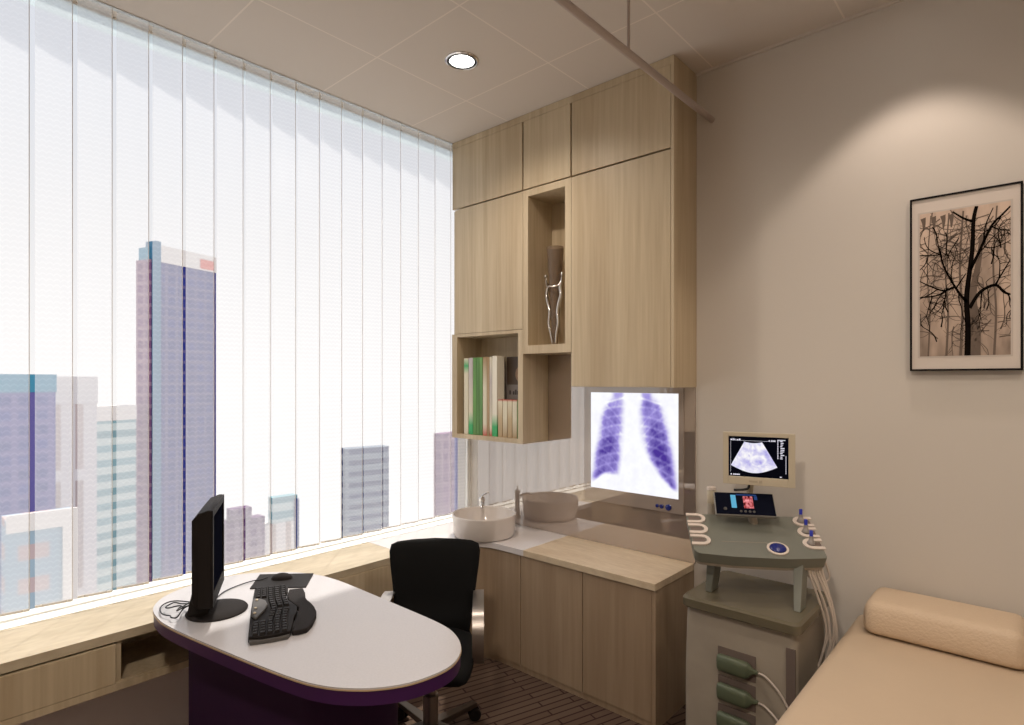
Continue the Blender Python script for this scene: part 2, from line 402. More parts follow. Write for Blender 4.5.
# ---------------------------------------------------------------- base cabinet
XK = -1.2626
o = bxo('worktop', (-2.0355, XK, 2.345, YB-.012, ZT-.032, ZT), M['ash_top'], bevel=.001); center(o)
tag(o, 'pale wood worktop on the two-door base cabinet below the lightbox', 'worktop')
bc = empty('base_cabinet', 'two-door pale wood base cabinet standing against the back wall, left of the ultrasound machine', 'cabinet', (-1.66, 2.55, 0))
bm = bmesh.new()
box(bm, -2.0640, -2.046, 2.3755, YB-.003, .03, ztop); box(bm, XK-.022, XK-.004, 2.357, YB-.003, 0, ztop)
box(bm, -2.046, XK-.022, 2.3755, YB-.003, .03, .048); box(bm, -2.046, XK-.022, YB-.01, YB-.003, .048, ztop); box(bm, -2.046, XK-.022, 2.3755, 2.5, ztop-.018, ztop)
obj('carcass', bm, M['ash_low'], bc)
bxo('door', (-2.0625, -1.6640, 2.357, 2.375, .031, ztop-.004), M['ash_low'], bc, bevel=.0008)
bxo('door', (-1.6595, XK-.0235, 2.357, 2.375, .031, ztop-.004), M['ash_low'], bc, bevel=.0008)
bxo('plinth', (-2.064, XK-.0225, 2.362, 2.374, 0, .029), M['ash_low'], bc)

# ---------------------------------------------------------------- splashback and lightbox
o = bxo('splashback', (XW+.012, XR-.004, YB-.011, YB-.001, ZT+.0005, 1.90), M['splash'], bevel=0); center(o)
tag(o, 'taupe mirror-glossy glass splashback behind the basin and worktop', 'splashback')
lb = empty('xray_lightbox', 'illuminated x-ray lightbox showing a chest film, mounted on the splashback', 'lightbox', (-1.6145, YB-.0115, .89))
lx0, lx1, lz0, lz1 = -1.914, -1.315, .89, 1.523
yl = YB-.0115
bm = bmesh.new()
for d in ((lx0, -1.870, lz0, lz1), (-1.342, lx1, lz0, lz1), (-1.870, -1.342, lz0, .963), (-1.870, -1.342, 1.494, lz1)): box(bm, d[0], d[1], yl-.006, yl, d[2], d[3])
obj('frame', bm, M['lb_frame'], lb)
bm = bmesh.new(); box(bm, -1.870, -1.342, yl-.003, yl-.0005, .963, 1.494); obj('lamp_panel', bm, emis('lightbox_glow', (.86, .88, 1), .8), lb)
for x, r in ((-1.457, .0085), (-1.432, .0105), (-1.395, .0155)):
    bm = bmesh.new(); lathe(bm, [(r, 0), (r, .008), (r*.8, .010)], seg=24, mat=Matrix.Translation((x, yl-.006, .917)) @ Matrix.Rotation(PI/2, 4, 'X'))
    obj('knob', bm, M['navy'], lb, smooth=True, angle=40)
def image_grid(name, w, h, nx, ny, fn, mat, parent, at, label=None):
    """a picture on a flat sheet: colours per point; at(u, v) gives the position"""
    bm = bmesh.new(); cl = bm.loops.layers.float_color.new('Col')
    V = [[bm.verts.new(at(i/nx, j/ny)) for i in range(nx+1)] for j in range(ny+1)]
    cc_ = {}
    for j in range(ny+1):
        for i in range(nx+1): cc_[V[j][i]] = fn(i/nx, j/ny)
    for j in range(ny):
        for i in range(nx):
            f = bm.faces.new((V[j][i], V[j][i+1], V[j+1][i+1], V[j+1][i]))
            for l in f.loops: l[cl] = (*cc_[l.vert], 1)
    return obj(name, bm, mat, parent, label=label, recalc=False)
def sm(a, b, x):
    t = max(0, min(1, (x-a)/(b-a))); return t*t*(3-2*t)
def nz(x, y, s, o=0): return noise.fractal(Vector((x*s, y*s, o)), .6, 2.0, 4)
def interp(tab, v):
    for (a, p), (b, q) in zip(tab, tab[1:]):
        if a >= v >= b: return q+(p-q)*(v-b)/(a-b)
    return tab[0][1] if v > tab[0][0] else tab[-1][1]
IN = {-1: [(1, .36), (.9, .40), (.6, .39), (.35, .365), (.2, .34), (.05, .31)], 1: [(1, .38), (.88, .42), (.62, .405), (.47, .37), (.33, .29), (.18, .17), (.05, .05)]}
OU = {-1: [(1, .27), (.93, .19), (.8, .13), (.6, .09), (.35, .04), (.05, .0)], 1: [(1, .27), (.93, .19), (.8, .13), (.6, .08), (.35, .03), (.05, .0)]}
def chest(u, v):
    val = 1.0
    for sd in (-1, 1):
        x = u if sd < 0 else 1-u
        inn, out = interp(IN[sd], v), interp(OU[sd], v)
        base = .055+.10*sm(0, .2, x) if sd < 0 else .06+.14*sm(0, .3, x)
        m = sm(out-.03, out+.08, x)*sm(inn+.04, inn-.06, x)*sm(base-.01, base+.04, v)*sm(1.01, .86, v)
        if m <= 0: continue
        t = (x-out)/max(.02, inn-out)
        body = .56+.20*math.sin(PI*max(0, min(1, t)))+.16*sm(.75, .15, v)-.10*sm(.7, .95, v)
        rib = 0
        for k in range(9):          # rear ribs slope gently, front ribs slope the other way
            c = .93-.095*k-.9*(x-.26)**2+.22*(x-.2)
            rib += math.exp(-((v-c)/.014)**2)
            c2 = .88-.12*k-1.6*(x-.10)**2-.35*(x-.2)
            rib += .7*math.exp(-((v-c2)/.013)**2)
        br = nz(u*1.2, v, 6, 3); hil = .30*math.exp(-((x-.37)/.06)**2-((v-.52)/.18)**2)
        d = m*max(0, min(1, body-.18*min(1.2, rib)+.22*br-hil+.14*nz(u, v, 3, 8)))
        val = min(val, 1-d)
    val -= .42*sm(.86, 1.0, v)*(sm(.24, .31, u)*sm(.42, .37, u)+sm(.58, .63, u)*sm(.74, .68, u))
    for c in (-1, 1):               # collar bones
        x = u if c < 0 else 1-u; val += .25*math.exp(-((v-(.955-.25*(.42-x)))/.012)**2)*sm(.16, .2, x)*sm(.45, .4, x)
    val -= .06*abs(nz(u, v, 5, 11)); val = max(0, min(1, val))
    a = (.97, .975, 1.0); b = (.36, .30, .72); c = (.07, .035, .30)
    if val > .5: t = (val-.5)*2; return tuple(b[i]+(a[i]-b[i])*t for i in range(3))
    t = val*2; return tuple(c[i]+(b[i]-c[i])*t for i in range(3))
image_grid('chest_film', 1, 1, 150, 150, chest, attr_mat('film_glow', True, .84), lb, lambda u, v: (-1.869+.526*u, yl-.0036, .964+.529*v))

# ---------------------------------------------------------------- wall cabinets
X1, X2, XE = -2.178, -1.84, XR-.0165
def cabinet(name, label, x0, x1, z0, z1, g=.0, dx0=0, last=False):
    r = empty(name, label, 'cabinet', ((x0+x1)/2, 2.63, z0), group=None)
    bxo('carcass', (x0+g, x1-(0 if last else g*1.6), YF+.0195, YB-.013, z0+g*1.6, z1), M['ash'], r)
    bxo('door', (x0+dx0+.001+g*.25, x1-.001-(0 if last else g*.35), YF, YF+.018, z0+.001+g*.5, z1-.001), M['ash'], r, bevel=.0008)
    return r
ZG, ZU = 2.637, 3.030
cabinet('wall_cabinet', 'short pale wood wall cabinet at top left, against the window blind', XW+.011, X1-.001, ZG, ZU, g=.012)
cabinet('wall_cabinet', 'narrow pale wood wall cabinet in the top row, over the vase niche', X1, X2-.001, ZG, ZU, g=.012)
cabinet('wall_cabinet', 'wide pale wood wall cabinet in the top row, over the tall right door', X2, XE-.0005, ZG, ZU, g=.012, last=True)
cabinet('wall_cabinet', 'pale wood wall cabinet with plain door directly above the book niche', XW+.011, X1-.001, 1.852, ZG-.001, dx0=.028)
cabinet('wall_cabinet', 'tall pale wood wall cabinet with plain door hanging above the lightbox', X2, XE-.0005, 1.527, ZG-.001)
bxo_ = bxo('side_panel', (XE, XR, YF, YB-.0005, 1.527, ZC-.002), M['ash'], bevel=.0008); center(bxo_)
tag(bxo_, 'full-height pale wood end panel on the right side of the wall cabinets', 'panel')
o = bxo('filler_strip', (XW+.011, XE-.0005, YF+.002, YF+.02, ZU+.001, ZC-.002), M['ash']); center(o)
tag(o, 'thin pale wood filler strip between the top cabinets and the ceiling', 'panel')
def niche(name, label, x0, x1, z0, z1, ox0, ox1, oz0, oz1):
    r = empty(name, label, 'shelf', ((x0+x1)/2, 2.63, z0))
    bm = bmesh.new(); y0, y1 = YF, YB-.013
    box(bm, x0, ox0, y0, y1, z0, z1); box(bm, ox1, x1, y0, y1, z0, z1)
    box(bm, ox0, ox1, y0, y1, z0, oz0); box(bm, ox0, ox1, y0, y1, oz1, z1)
    obj('frame', bm, M['ash'], r)
    bxo('back_panel', (ox0+.0004, ox1-.0004, y1-.012, y1-.0005, oz0+.0004, oz1-.0004), M['ash'], r)
    return r
niche('book_niche', 'open square pale wood niche holding the books', XW+.011, X1-.001, 1.198, 1.851, -2.730, -2.216, 1.224, 1.832)
niche('vase_niche', 'tall narrow open pale wood niche holding the glass vase', X1+.0005, X2-.0015, 1.711, ZG-.001, -2.141, -1.881, 1.757, 2.598)

# ---------------------------------------------------------------- books
def spine_mat(name, base, bands):
    m, nt, out = newmat(name); L = nt.links.new
    b = N(nt, 'BsdfPrincipled'); b.inputs['Roughness'].default_value = .45
    tc = N(nt, 'TexCoord'); sp = N(nt, 'SeparateXYZ'); L(tc.outputs['Generated'], sp.inputs[0])
    r = N(nt, 'ValToRGB'); r.color_ramp.interpolation = 'LINEAR'; L(sp.outputs['Z'], r.inputs[0])
    el = r.color_ramp.elements
    el[0].position = bands[0][0]; el[0].color = col(bands[0][1]); el[1].position = bands[-1][0]; el[1].color = col(bands[-1][1])
    for p, c in bands[1:-1]: e = el.new(p); e.color = col(c)
    L(r.outputs[0], b.inputs['Base Color']); L(b.outputs[0], out.inputs[0]); return m
CR = (.66, .60, .45); GR = (.10, .24, .055); EM = (.04, .38, .12); BR = (.34, .22, .10); RD = (.52, .12, .08); WH = (.75, .70, .58); PUR = (.50, .44, .42)
pages = plain('paper_pages', (.66, .62, .52), .8)
specs = [  # x0, width, height, depth, bands, label
 (-2.689, .038, .474, .17, [(0, CR), (.80, CR), (.90, EM), (1, CR)], 'cream book with a green top corner, leftmost of the tall books'),
 (-2.647, .036, .476, .17, [(0, EM), (.12, EM), (.3, CR), (.8, PUR), (1, PUR)], 'cream book with green foot, second from the left in the book niche'),
 (-2.608, .027, .477, .165, [(0, GR), (.5, (.13, .30, .07)), (1, GR)], 'green book, leftmost of the three green books'),
 (-2.579, .024, .477, .165, [(0, GR), (.6, (.08, .19, .045)), (1, GR)], 'green book, middle of the three green books'),
 (-2.553, .027, .477, .165, [(0, (.08, .2, .05)), (1, (.14, .30, .08))], 'green book, rightmost of the three green books'),
 (-2.522, .033, .478, .17, [(0, RD), (.15, CR), (.6, CR), (1, BR)], 'cream and brown book just right of the green books'),
 (-2.486, .019, .478, .16, [(0, BR), (.5, (.42, .30, .17)), (1, BR)], 'thin brown book between two cream books'),
 (-2.465, .019, .478, .17, [(0, RD), (.12, CR), (.7, PUR), (1, CR)], 'thin cream book right of the thin brown book'),
 (-2.443, .040, .482, .065, [(0, EM), (.12, EM), (.28, WH), (1, WH)], 'white book with a green foot, rightmost of the tall books'),
]
def book(x0, w, h, d, bands, label, grp, y0=YF+.022):
    r = empty('book', label, 'book', (x0+w/2, y0+d/2, 1.2245), group=grp)
    bm = bmesh.new(); z0 = 1.2245
    box(bm, x0, x0+.002, y0, y0+d, z0, z0+h); box(bm, x0+w-.002, x0+w, y0, y0+d, z0, z0+h); box(bm, x0+.002, x0+w-.002, y0, y0+.003, z0, z0+h)
    obj('cover', bm, spine_mat('spine', None, bands), r, bevel=.0006)
    bxo('pages', (x0+.0022, x0+w-.0022, y0+.0032, y0+d-.003, z0+.004, z0+h-.004), pages, r)
for s_ in specs: book(*s_, 'tall books in the niche')
LOWB = [(0, BR), (.9, CR), (.97, RD), (1, RD)]
for i in range(4):
    book(-2.396+.0385*i, .034, .222, .06, [(0, (.40, .28, .15)), (.5, CR if i % 2 else (.5, .38, .22)), (.94, CR), (1, RD)],
         'short cream book with a red top edge, %s of the four short ones' % ('leftmost', 'second from left', 'third from left', 'rightmost')[i], 'short books in front of the dark box', y0=YF+.024)
book(-2.242, .018, .222, .06, [(0, GR), (1, (.09, .22, .05))], 'thin short green book at the right end of the row', None, y0=YF+.024)
# dark cover standing behind the short books
bk = empty('large_book', 'dark brown large-format book turned cover-out behind the short books', 'book', (-2.29, 2.63, 1.2245))
bxo('cover', (-2.400, -2.222, 2.615, 2.645, 1.2245, 1.2245+.478), plain('dark_brown_cover', (.055, .035, .022), .35), bk, bevel=.001)
bxo('title_band', (-2.3995, -2.2225, 2.6135, 2.6148, 1.44, 1.535), plain('grey_band', (.16, .14, .13), .5), bk)
bm = bmesh.new(); lathe(bm, [(.036, 0), (.036, .001)], seg=28, mat=Matrix.Translation((-2.295, 2.6148, 1.597)) @ Matrix.Rotation(PI/2, 4, 'X') @ Matrix.Scale(1.25, 4, (0, 1, 0)))
e = obj('emblem', bm, plain('brown_oval', (.20, .12, .07), .5), bk)
bm = bmesh.new(); lathe(bm, [(.014, 0), (.014, .001)], seg=20, mat=Matrix.Translation((-2.296, 2.6136, 1.588)) @ Matrix.Rotation(PI/2, 4, 'X') @ Matrix.Scale(1.9, 4, (0, 1, 0)))
obj('flame_mark', bm, plain('pale_flame', (.55, .40, .22), .5), bk)
bm = bmesh.new()
for i, (a, w, h) in enumerate(((-2.378, .012, .025), (-2.35, .012, .02), (-2.333, .012, .03), (-2.316, .010, .022), (-2.300, .013, .03), (-2.280, .011, .02), (-2.265, .012, .028))):
    box(bm, a, a+w, 2.6125, 2.6134, 1.475, 1.475+h)
obj('title_marks', bm, plain('dark_letters', (.03, .02, .02), .5), bk)

# ---------------------------------------------------------------- vase held by two chrome figures
vx, vy, vz = -2.030, 2.615, 1.757
va = empty('glass_vase', 'tall smoked glass vase held between slim chrome figures in the narrow niche', 'vase', (vx, vy, vz))
bm = bmesh.new(); prof = [(.016, .006), (.019, .06), (.026, .19), (.037, .36), (.0475, .53), (.0485, .555), (.0455, .555), (.035, .36), (.024, .19), (.014, .02)]
lathe(bm, prof, (vx, vy, vz), 36); obj('glass_flute', bm, M['vase'], va, smooth=True)
bm = bmesh.new(); lathe(bm, [(.034, 0), (.034, .004), (.012, .007)], (vx, vy, vz), 28); obj('base_plate', bm, M['chrome'], va, smooth=True, angle=40)
for sx, dy in ((-1, -.01), (1, -.012)):
    bm = bmesh.new(); w = lambda a, b, c: (vx+sx*a, vy+dy+b, vz+c*1.26)
    # legs and torso as one body, wide at hip and shoulder
    path = [w(.012, 0, .008), w(.020, -.004, .05), w(.034, -.006, .10), w(.028, -.004, .15), w(.040, -.004, .19), w(.052, -.004, .225), w(.046, -.004, .255), w(.055, -.003, .285), w(.056, -.003, .302)]
    tube(bm, path, lambda t: .0045+.0045*math.sin(PI*min(1, t*1.05))+.003*math.exp(-((t-.78)/.08)**2)+.002*math.exp(-((t-.5)/.1)**2), 10, 5)
    bmesh.ops.create_uvsphere(bm, u_segments=14, v_segments=10, radius=.0095, matrix=Matrix.Translation(w(.060, -.003, .314)) @ Matrix.Scale(1.25, 4, (0, 0, 1)))
    tube(bm, [w(.054, -.004, .285), w(.045, -.018, .266), w(.026, -.034, .258), w(0, -.040, .262)], .0035, 8, 5)
    tube(bm, [w(.056, -.002, .287), w(.040, .02, .270), w(.02, .036, .262), w(0, .042, .262)], .0035, 8, 5)
    obj('figure', bm, M['chrome'], va, smooth=True)

# ---------------------------------------------------------------- basin and faucet
bx_, by_ = -2.410, 2.428
bm = bmesh.new()
lathe(bm, [(.150, 0), (.172, .004), (.180, .02), (.187, .12), (.187, .126), (.184, .129), (.178, .127), (.176, .12), (.168, .05), (.15, .03), (.03, .022), (.022, .022)], (bx_, by_, ZT+.0005), 56)
o = obj('wash_basin', bm, M['porcelain'], smooth=True, angle=50); center(o)
bas = empty('basin', 'round white vessel basin standing on the white corner worktop', 'sink', (bx_, by_, ZT+.0005))
o.name = 'bowl'; o.parent = bas; o.location = (0, 0, 0)
bm = bmesh.new(); lathe(bm, [(.021, .0225), (.021, .026), (.016, .027)], (bx_, by_, ZT+.0005), 20); obj('drain', bm, M['chrome'], bas, smooth=True, angle=40)
fx, fy = -2.573, 2.573
fa = empty('faucet', 'small chrome mixer tap behind the round basin in the corner', 'faucet', (fx, fy, ZT+.0005))
bm = bmesh.new(); lathe(bm, [(.024, 0), (.024, .006), (.017, .012), (.016, .15), (.019, .155), (.019, .172), (.012, .178)], (fx, fy, ZT+.0005), 20); obj('body', bm, M['chrome'], fa, smooth=True, angle=40)
bm = bmesh.new(); tube(bm, [(fx+.012, fy-.012, ZT+.135), (fx+.04, fy-.04, ZT+.150), (fx+.072, fy-.072, ZT+.146), (fx+.078, fy-.078, ZT+.132)], .009, 12); obj('spout', bm, M['chrome'], fa, smooth=True)
bm = bmesh.new(); tube(bm, [(fx, fy, ZT+.176), (fx+.006, fy+.006, ZT+.19), (fx+.028, fy+.03, ZT+.205)], .005, 10); obj('lever', bm, M['chrome'], fa, smooth=True)

# ---------------------------------------------------------------- desk
dpts = [(-2.135, .677), (-1.958, .703), (-1.658, .757), (-1.500, .792), (-1.428, .818), (-1.369, .852), (-1.308, .908), (-1.262, .985), (-1.245, 1.079), (-1.258, 1.15), (-1.306, 1.218), (-1.385, 1.270),
        (-1.49, 1.296), (-1.716, 1.300), (-2.0, 1.300), (-2.133, 1.296), (-2.238, 1.278), (-2.336, 1.237), (-2.440, 1.148), (-2.500, 1.05), (-2.518, .94), (-2.495, .83), (-2.44, .745), (-2.35, .690), (-2.24, .673)]
dk = empty('desk', 'D-ended desk with pale glossy top and deep purple edge and pedestal', 'desk', (-1.9, 1.0, 0))
outl = [(p.x, p.y) for p in smooth_path([(a, b, 0) for a, b in dpts], 5, True)]
def inset(poly, d):
    n = len(poly); out = []
    for i in range(n):
        a = Vector(poly[i-1]); b = Vector(poly[(i+1) % n]); t = (b-a).normalized(); nrm = Vector((-t.y, t.x)); p = Vector(poly[i])+nrm*d; out.append((p.x, p.y))
    return out
desktop = plain('pale_laminate', (.58, .56, .57), .20, spec=.5, vary=.03, vscale=160)
bm = bmesh.new(); prism(bm, inset(outl, .0015), .7405, .745); obj('desktop', bm, desktop, dk)
bm = bmesh.new(); prism(bm, outl, .7365, .7403); obj('edge_strip', bm, M['desk_edge'], dk)
bm = bmesh.new(); prism(bm, inset(outl, .003), .697, .7363); obj('edge_band', bm, M['purple'], dk, smooth=True, angle=40)
pp = rounded_poly([(-2.192, .750), (-1.478, .868), (-1.478, 1.18), (-2.192, 1.18)], [.01, .14, .14, .01], 10)
bm = bmesh.new(); prism(bm, pp, 0, .6968); obj('pedestal', bm, M['purple_dark'], dk, smooth=True, angle=40)
ZD = .7455

# ---------------------------------------------------------------- computer monitor
P1 = Vector((-2.030, .768)); P2 = Vector((-2.293, .909)); d = (P2-P1); W = d.length; d.normalize(); n2 = Vector((-d.y, d.x))  # screen normal
if n2.x < 0: n2 = -n2
mo = empty('computer_monitor', 'black flat desktop monitor on round foot at the left end of the desk', 'monitor', (-2.175, .838, ZD))
def mp3(a, b, z): q = P1+d*a+n2*b; return (q.x, q.y, z)    # a along width, b toward the viewer side of the screen
z0, z1 = .806, 1.131
bm = bmesh.new()
rings = [[mp3(0, 0, z0), mp3(W, 0, z0), mp3(W, 0, z1), mp3(0, 0, z1)], [mp3(0, -.012, z0), mp3(W, -.012, z0), mp3(W, -.012, z1), mp3(0, -.012, z1)], [mp3(.002, -.040, z0+.002), mp3(W-.002, -.040, z0+.002), mp3(W-.002, -.040, z1-.010), mp3(.002, -.040, z1-.010)],
         [mp3(.012, -.060, z0+.02), mp3(W-.012, -.060, z0+.02), mp3(W-.012, -.060, z1-.034), mp3(.012, -.060, z1-.034)]]
loft(bm, rings); obj('housing', bm, M['plastic'], mo, bevel=.003)
bm = bmesh.new()
for a0, a1, b0, b1 in ((.001, .022, z0+.001, z1-.001), (W-.022, W-.001, z0+.001, z1-.001), (.022, W-.022, z0+.001, z0+.04), (.022, W-.022, z1-.024, z1-.001)):
    loft(bm, [[mp3(a0, .0003, b0), mp3(a1, .0003, b0), mp3(a1, .0003, b1), mp3(a0, .0003, b1)], [mp3(a0, .005, b0), mp3(a1, .005, b0), mp3(a1, .005, b1), mp3(a0, .005, b1)]])
obj('bezel', bm, M['plastic'], mo)
bm = bmesh.new(); loft(bm, [[mp3(.022, .0003, z0+.04), mp3(W-.022, .0003, z0+.04), mp3(W-.022, .0003, z1-.024), mp3(.022, .0003, z1-.024)], [mp3(.022, .001, z0+.04), mp3(W-.022, .001, z0+.04), mp3(W-.022, .001, z1-.024), mp3(.022, .001, z1-.024)]])
obj('screen', bm, M['screen_off'], mo)
bm = bmesh.new(); c_ = P1+d*(W*.5)-n2*.03
fc = Vector((-2.157, .836))
lathe(bm, [(.098, 0), (.1, .004), (.096, .009), (.06, .014), (.02, .016)], (fc.x, fc.y, ZD), 44); obj('foot', bm, M['plastic_soft'], mo, smooth=True, angle=50)
bm = bmesh.new()
loft(bm, [[mp3(a, b, z) for a, b in ((W/2-h, -.058-t), (W/2+h, -.058-t), (W/2+h, -.02), (W/2-h, -.02))] for h, t, z in ((.06, .03, ZD+.012), (.045, .015, ZD+.09), (.035, .004, ZD+.20))])
obj('neck', bm, M['plastic'], mo, bevel=.003)
# tangled cable behind the monitor
bm = bmesh.new(); zc = ZD+.0035
loopz = [(-2.150, .720), (-2.20, .700), (-2.262, .690), (-2.322, .712), (-2.362, .760), (-2.350, .800), (-2.30, .812), (-2.255, .800)]
lift = lambda a, b: .015*sm(.125, .105, math.hypot(a+2.157, b-.836))
tube(bm, [(a, b, zc+.001*i+lift(a, b)) for i, (a, b) in enumerate([(-2.19, .79), (-2.255, .79), (-2.31, .795), (-2.352, .765), (-2.352, .735), (-2.318, .705), (-2.262, .690), (-2.225, .692), (-2.205, .700), (-2.18, .697), (-2.168, .71), (-2.185, .735), (-2.205, .765)])], .0024, 8, 6)
tube(bm, [(a, b, zc+.006+.0012*i+lift(a, b)) for i, (a, b) in enumerate([(-2.20, .775), (-2.235, .768), (-2.29, .765), (-2.318, .752), (-2.31, .735), (-2.287, .712), (-2.268, .716), (-2.262, .742), (-2.245, .750), (-2.228, .735), (-2.205, .722), (-2.178, .737), (-2.17, .76)])], .0024, 8, 6)
tube(bm, [(-2.19, .735, ZD+.035), (-2.215, .745, ZD+.028), (-2.235, .755, ZD+.022), (-2.245, .775, ZD+.024), (-2.235, .795, ZD+.03), (-2.21, .81, ZD+.04)], .0024, 8, 6)
o = obj('cable_loop', bm, M['blackcable'], None, smooth=True); center(o); tag(o, 'tangle of thin black cable lying on the desk left of the monitor', 'cable')

# ---------------------------------------------------------------- keyboard, pad, mouse
ko = Vector((-2.224, .999)); e1 = Vector((.9, -.436)).normalized(); e2 = Vector((.436, .9)).normalized()
def kp(u, v, z): q = ko+e1*u+e2*v; return (q.x, q.y, z)
kb = empty('keyboard', 'black ergonomic keyboard with wide curved wrist rest on the desk', 'keyboard', kp(.22, .09, ZD))
def kprism(bm, uv, zb, zt): 
    loft(bm, [[kp(u, v, zb) for u, v in uv], [kp(u, v, zt(u, v) if callable(zt) else zt) for u, v in uv]])
deck = [(0, 0), (.14, -.004), (.30, -.006), (.452, -.006), (.462, .03), (.462, .08), (.45, .117), (.40, .125), (.338, .131), (.29, .142), (.246, .144), (.20, .128), (.157, .113), (.10, .110), (.039, .118), (.008, .119)]
bm = bmesh.new(); kprism(bm, deck, ZD, ZD+.020); obj('key_deck', bm, M['plastic'], kb, bevel=.003)
rest = [(.046, .122), (.10, .114), (.157, .117), (.20, .132), (.246, .148), (.29, .146), (.338, .135), (.40, .129), (.448, .121), (.449, .145), (.442, .168), (.40, .187), (.337, .202), (.30, .205), (.26, .201), (.222, .193), (.18, .18), (.152, .176), (.10, .177), (.048, .172)]
bm = bmesh.new(); kprism(bm, rest, ZD, ZD+.017); obj('wrist_rest', bm, M['plastic_soft'], kb, bevel=.004)
bm = bmesh.new(); kprism(bm, [(.452, -.004), (.472, .0), (.474, .06), (.468, .11), (.452, .117), (.4625, .08), (.4625, .03)], ZD, ZD+.012); obj('end_skirt', bm, M['grey_grip'], kb, bevel=.002)
bm = bmesh.new(); g = [(.135, .0), (.15, -.002), (.29, -.002), (.33, .012), (.26, .038), (.21, .048), (.165, .040), (.14, .02)]
kprism(bm, g, ZD+.0203, ZD+.030); gp = obj('control_pad', bm, M['grey_grip'], kb, bevel=.004)
for u, v in ((.16, .012), (.24, .01), (.285, .008)):
    bm = bmesh.new(); q = kp(u, v, ZD+.0302); lathe(bm, [(.005, 0), (.005, .003), (.003, .004)], q, 14); obj('button', bm, M['cream'], gp, smooth=True, angle=40)
bm = bmesh.new(); R_ = loft(bm, [[(-.0085, -.0085, 0), (.0085, -.0085, 0), (.0085, .0085, 0), (-.0085, .0085, 0)], [(-.0065, -.0065, .008), (.0065, -.0065, .008), (.0065, .0065, .008), (-.0065, .0065, .008)]])
bmesh.ops.recalc_face_normals(bm, faces=bm.faces)
km = bpy.data.meshes.new('key'); bm.to_mesh(km); bm.free(); km.materials.append(M['key'])
for r in range(5):
    for c in range(20):
        u = .022+c*.0222; v = .014+r*.0215
        if v < .052 and .115 < u < .335: continue
        if abs(u-.245) < .012 and r > 2: continue
        dv = 0.010*math.exp(-((u-.245)/.07)**2) if r > 1 else 0
        q = kp(u, v+dv, ZD+.0202); ki = bpy.data.objects.new('key', km); C.objects.link(ki); ki.parent = kb
        ki.location = Vector(q)-Vector(kb.location); ki.rotation_euler = (0, 0, math.atan2(e1.y, e1.x)+(.18 if u < .245 else -.12)*(1 if r > 1 else 0))
bm = bmesh.new(); prism(bm, [(-2.422, 1.110), (-2.288, 1.009), (-2.141, 1.164), (-2.268, 1.267)], ZD, ZD+.004)
o = obj('mouse_pad', bm, M['plastic'], None); center(o); tag(o, 'black rectangular mouse pad at the window side of the keyboard', 'mouse pad')
ms = empty('computer_mouse', 'small black mouse on the mouse pad near the window', 'mouse', (-2.300, 1.145, ZD+.0045))
bm = bmesh.new(); bmesh.ops.create_uvsphere(bm, u_segments=24, v_segments=16, radius=1, matrix=Matrix.Diagonal((.042, .026, .023, 1)))
bmesh.ops.bisect_plane(bm, geom=bm.verts[:]+bm.edges[:]+bm.faces[:], plane_co=(0, 0, 0), plane_no=(0, 0, -1), clear_outer=True)
tr(bm, bm.verts, Matrix.Rotation(math.radians(50), 4, 'Z'))
obj('shell', bm, M['plastic_soft'], ms, smooth=True, local=True)
bm = bmesh.new(); tube(bm, [(-2.335, 1.103, ZD+.012), (-2.345, 1.08, ZD+.0068), (-2.36, 1.05, ZD+.005), (-2.355, .99, ZD+.003), (-2.325, .925, ZD+.0028), (-2.262, .865, ZD+.003)], .0022, 8); obj('cable', bm, M['blackcable'], ms, smooth=True)

# ---------------------------------------------------------------- office chair (faces the desk and camera)
chx, chy = -1.905, 1.600
yaw = math.atan2(-chx, chy)   # turned toward the room
ch = empty('office_chair', 'black office chair with chrome loop arms tucked behind the desk', 'chair', (chx, chy, 0), math.radians(42)+.05)
def cs(pts, hw, t, arch=0):
    """padded shell swept down a side profile: pts = (y, z), hw half width, t thickness; local coordinates, -y is the front"""
    rings = []
    m_ = len(pts)
    for i, (y, z) in enumerate(pts):
        a = Vector(pts[max(i-1, 0)]); b = Vector(pts[min(i+1, m_-1)]); dd = (b-a).normalized(); nn = Vector((-dd.y, dd.x))
        h = hw[i]; th = t[i]; ring = []
        for k in range(24):
            q = 2*PI*k/24; cxx = math.copysign(abs(math.cos(q))**.35, math.cos(q)); syy = math.copysign(abs(math.sin(q))**.6, math.sin(q))
            w = h*cxx; off = th*syy + .018*(w/h)**2*(1 if True else 0)
            ring.append((w, y+nn.x*off, z+nn.y*off+arch*(1-(w/h)**2)*(i/(m_-1))))
        rings.append(ring)
    return rings
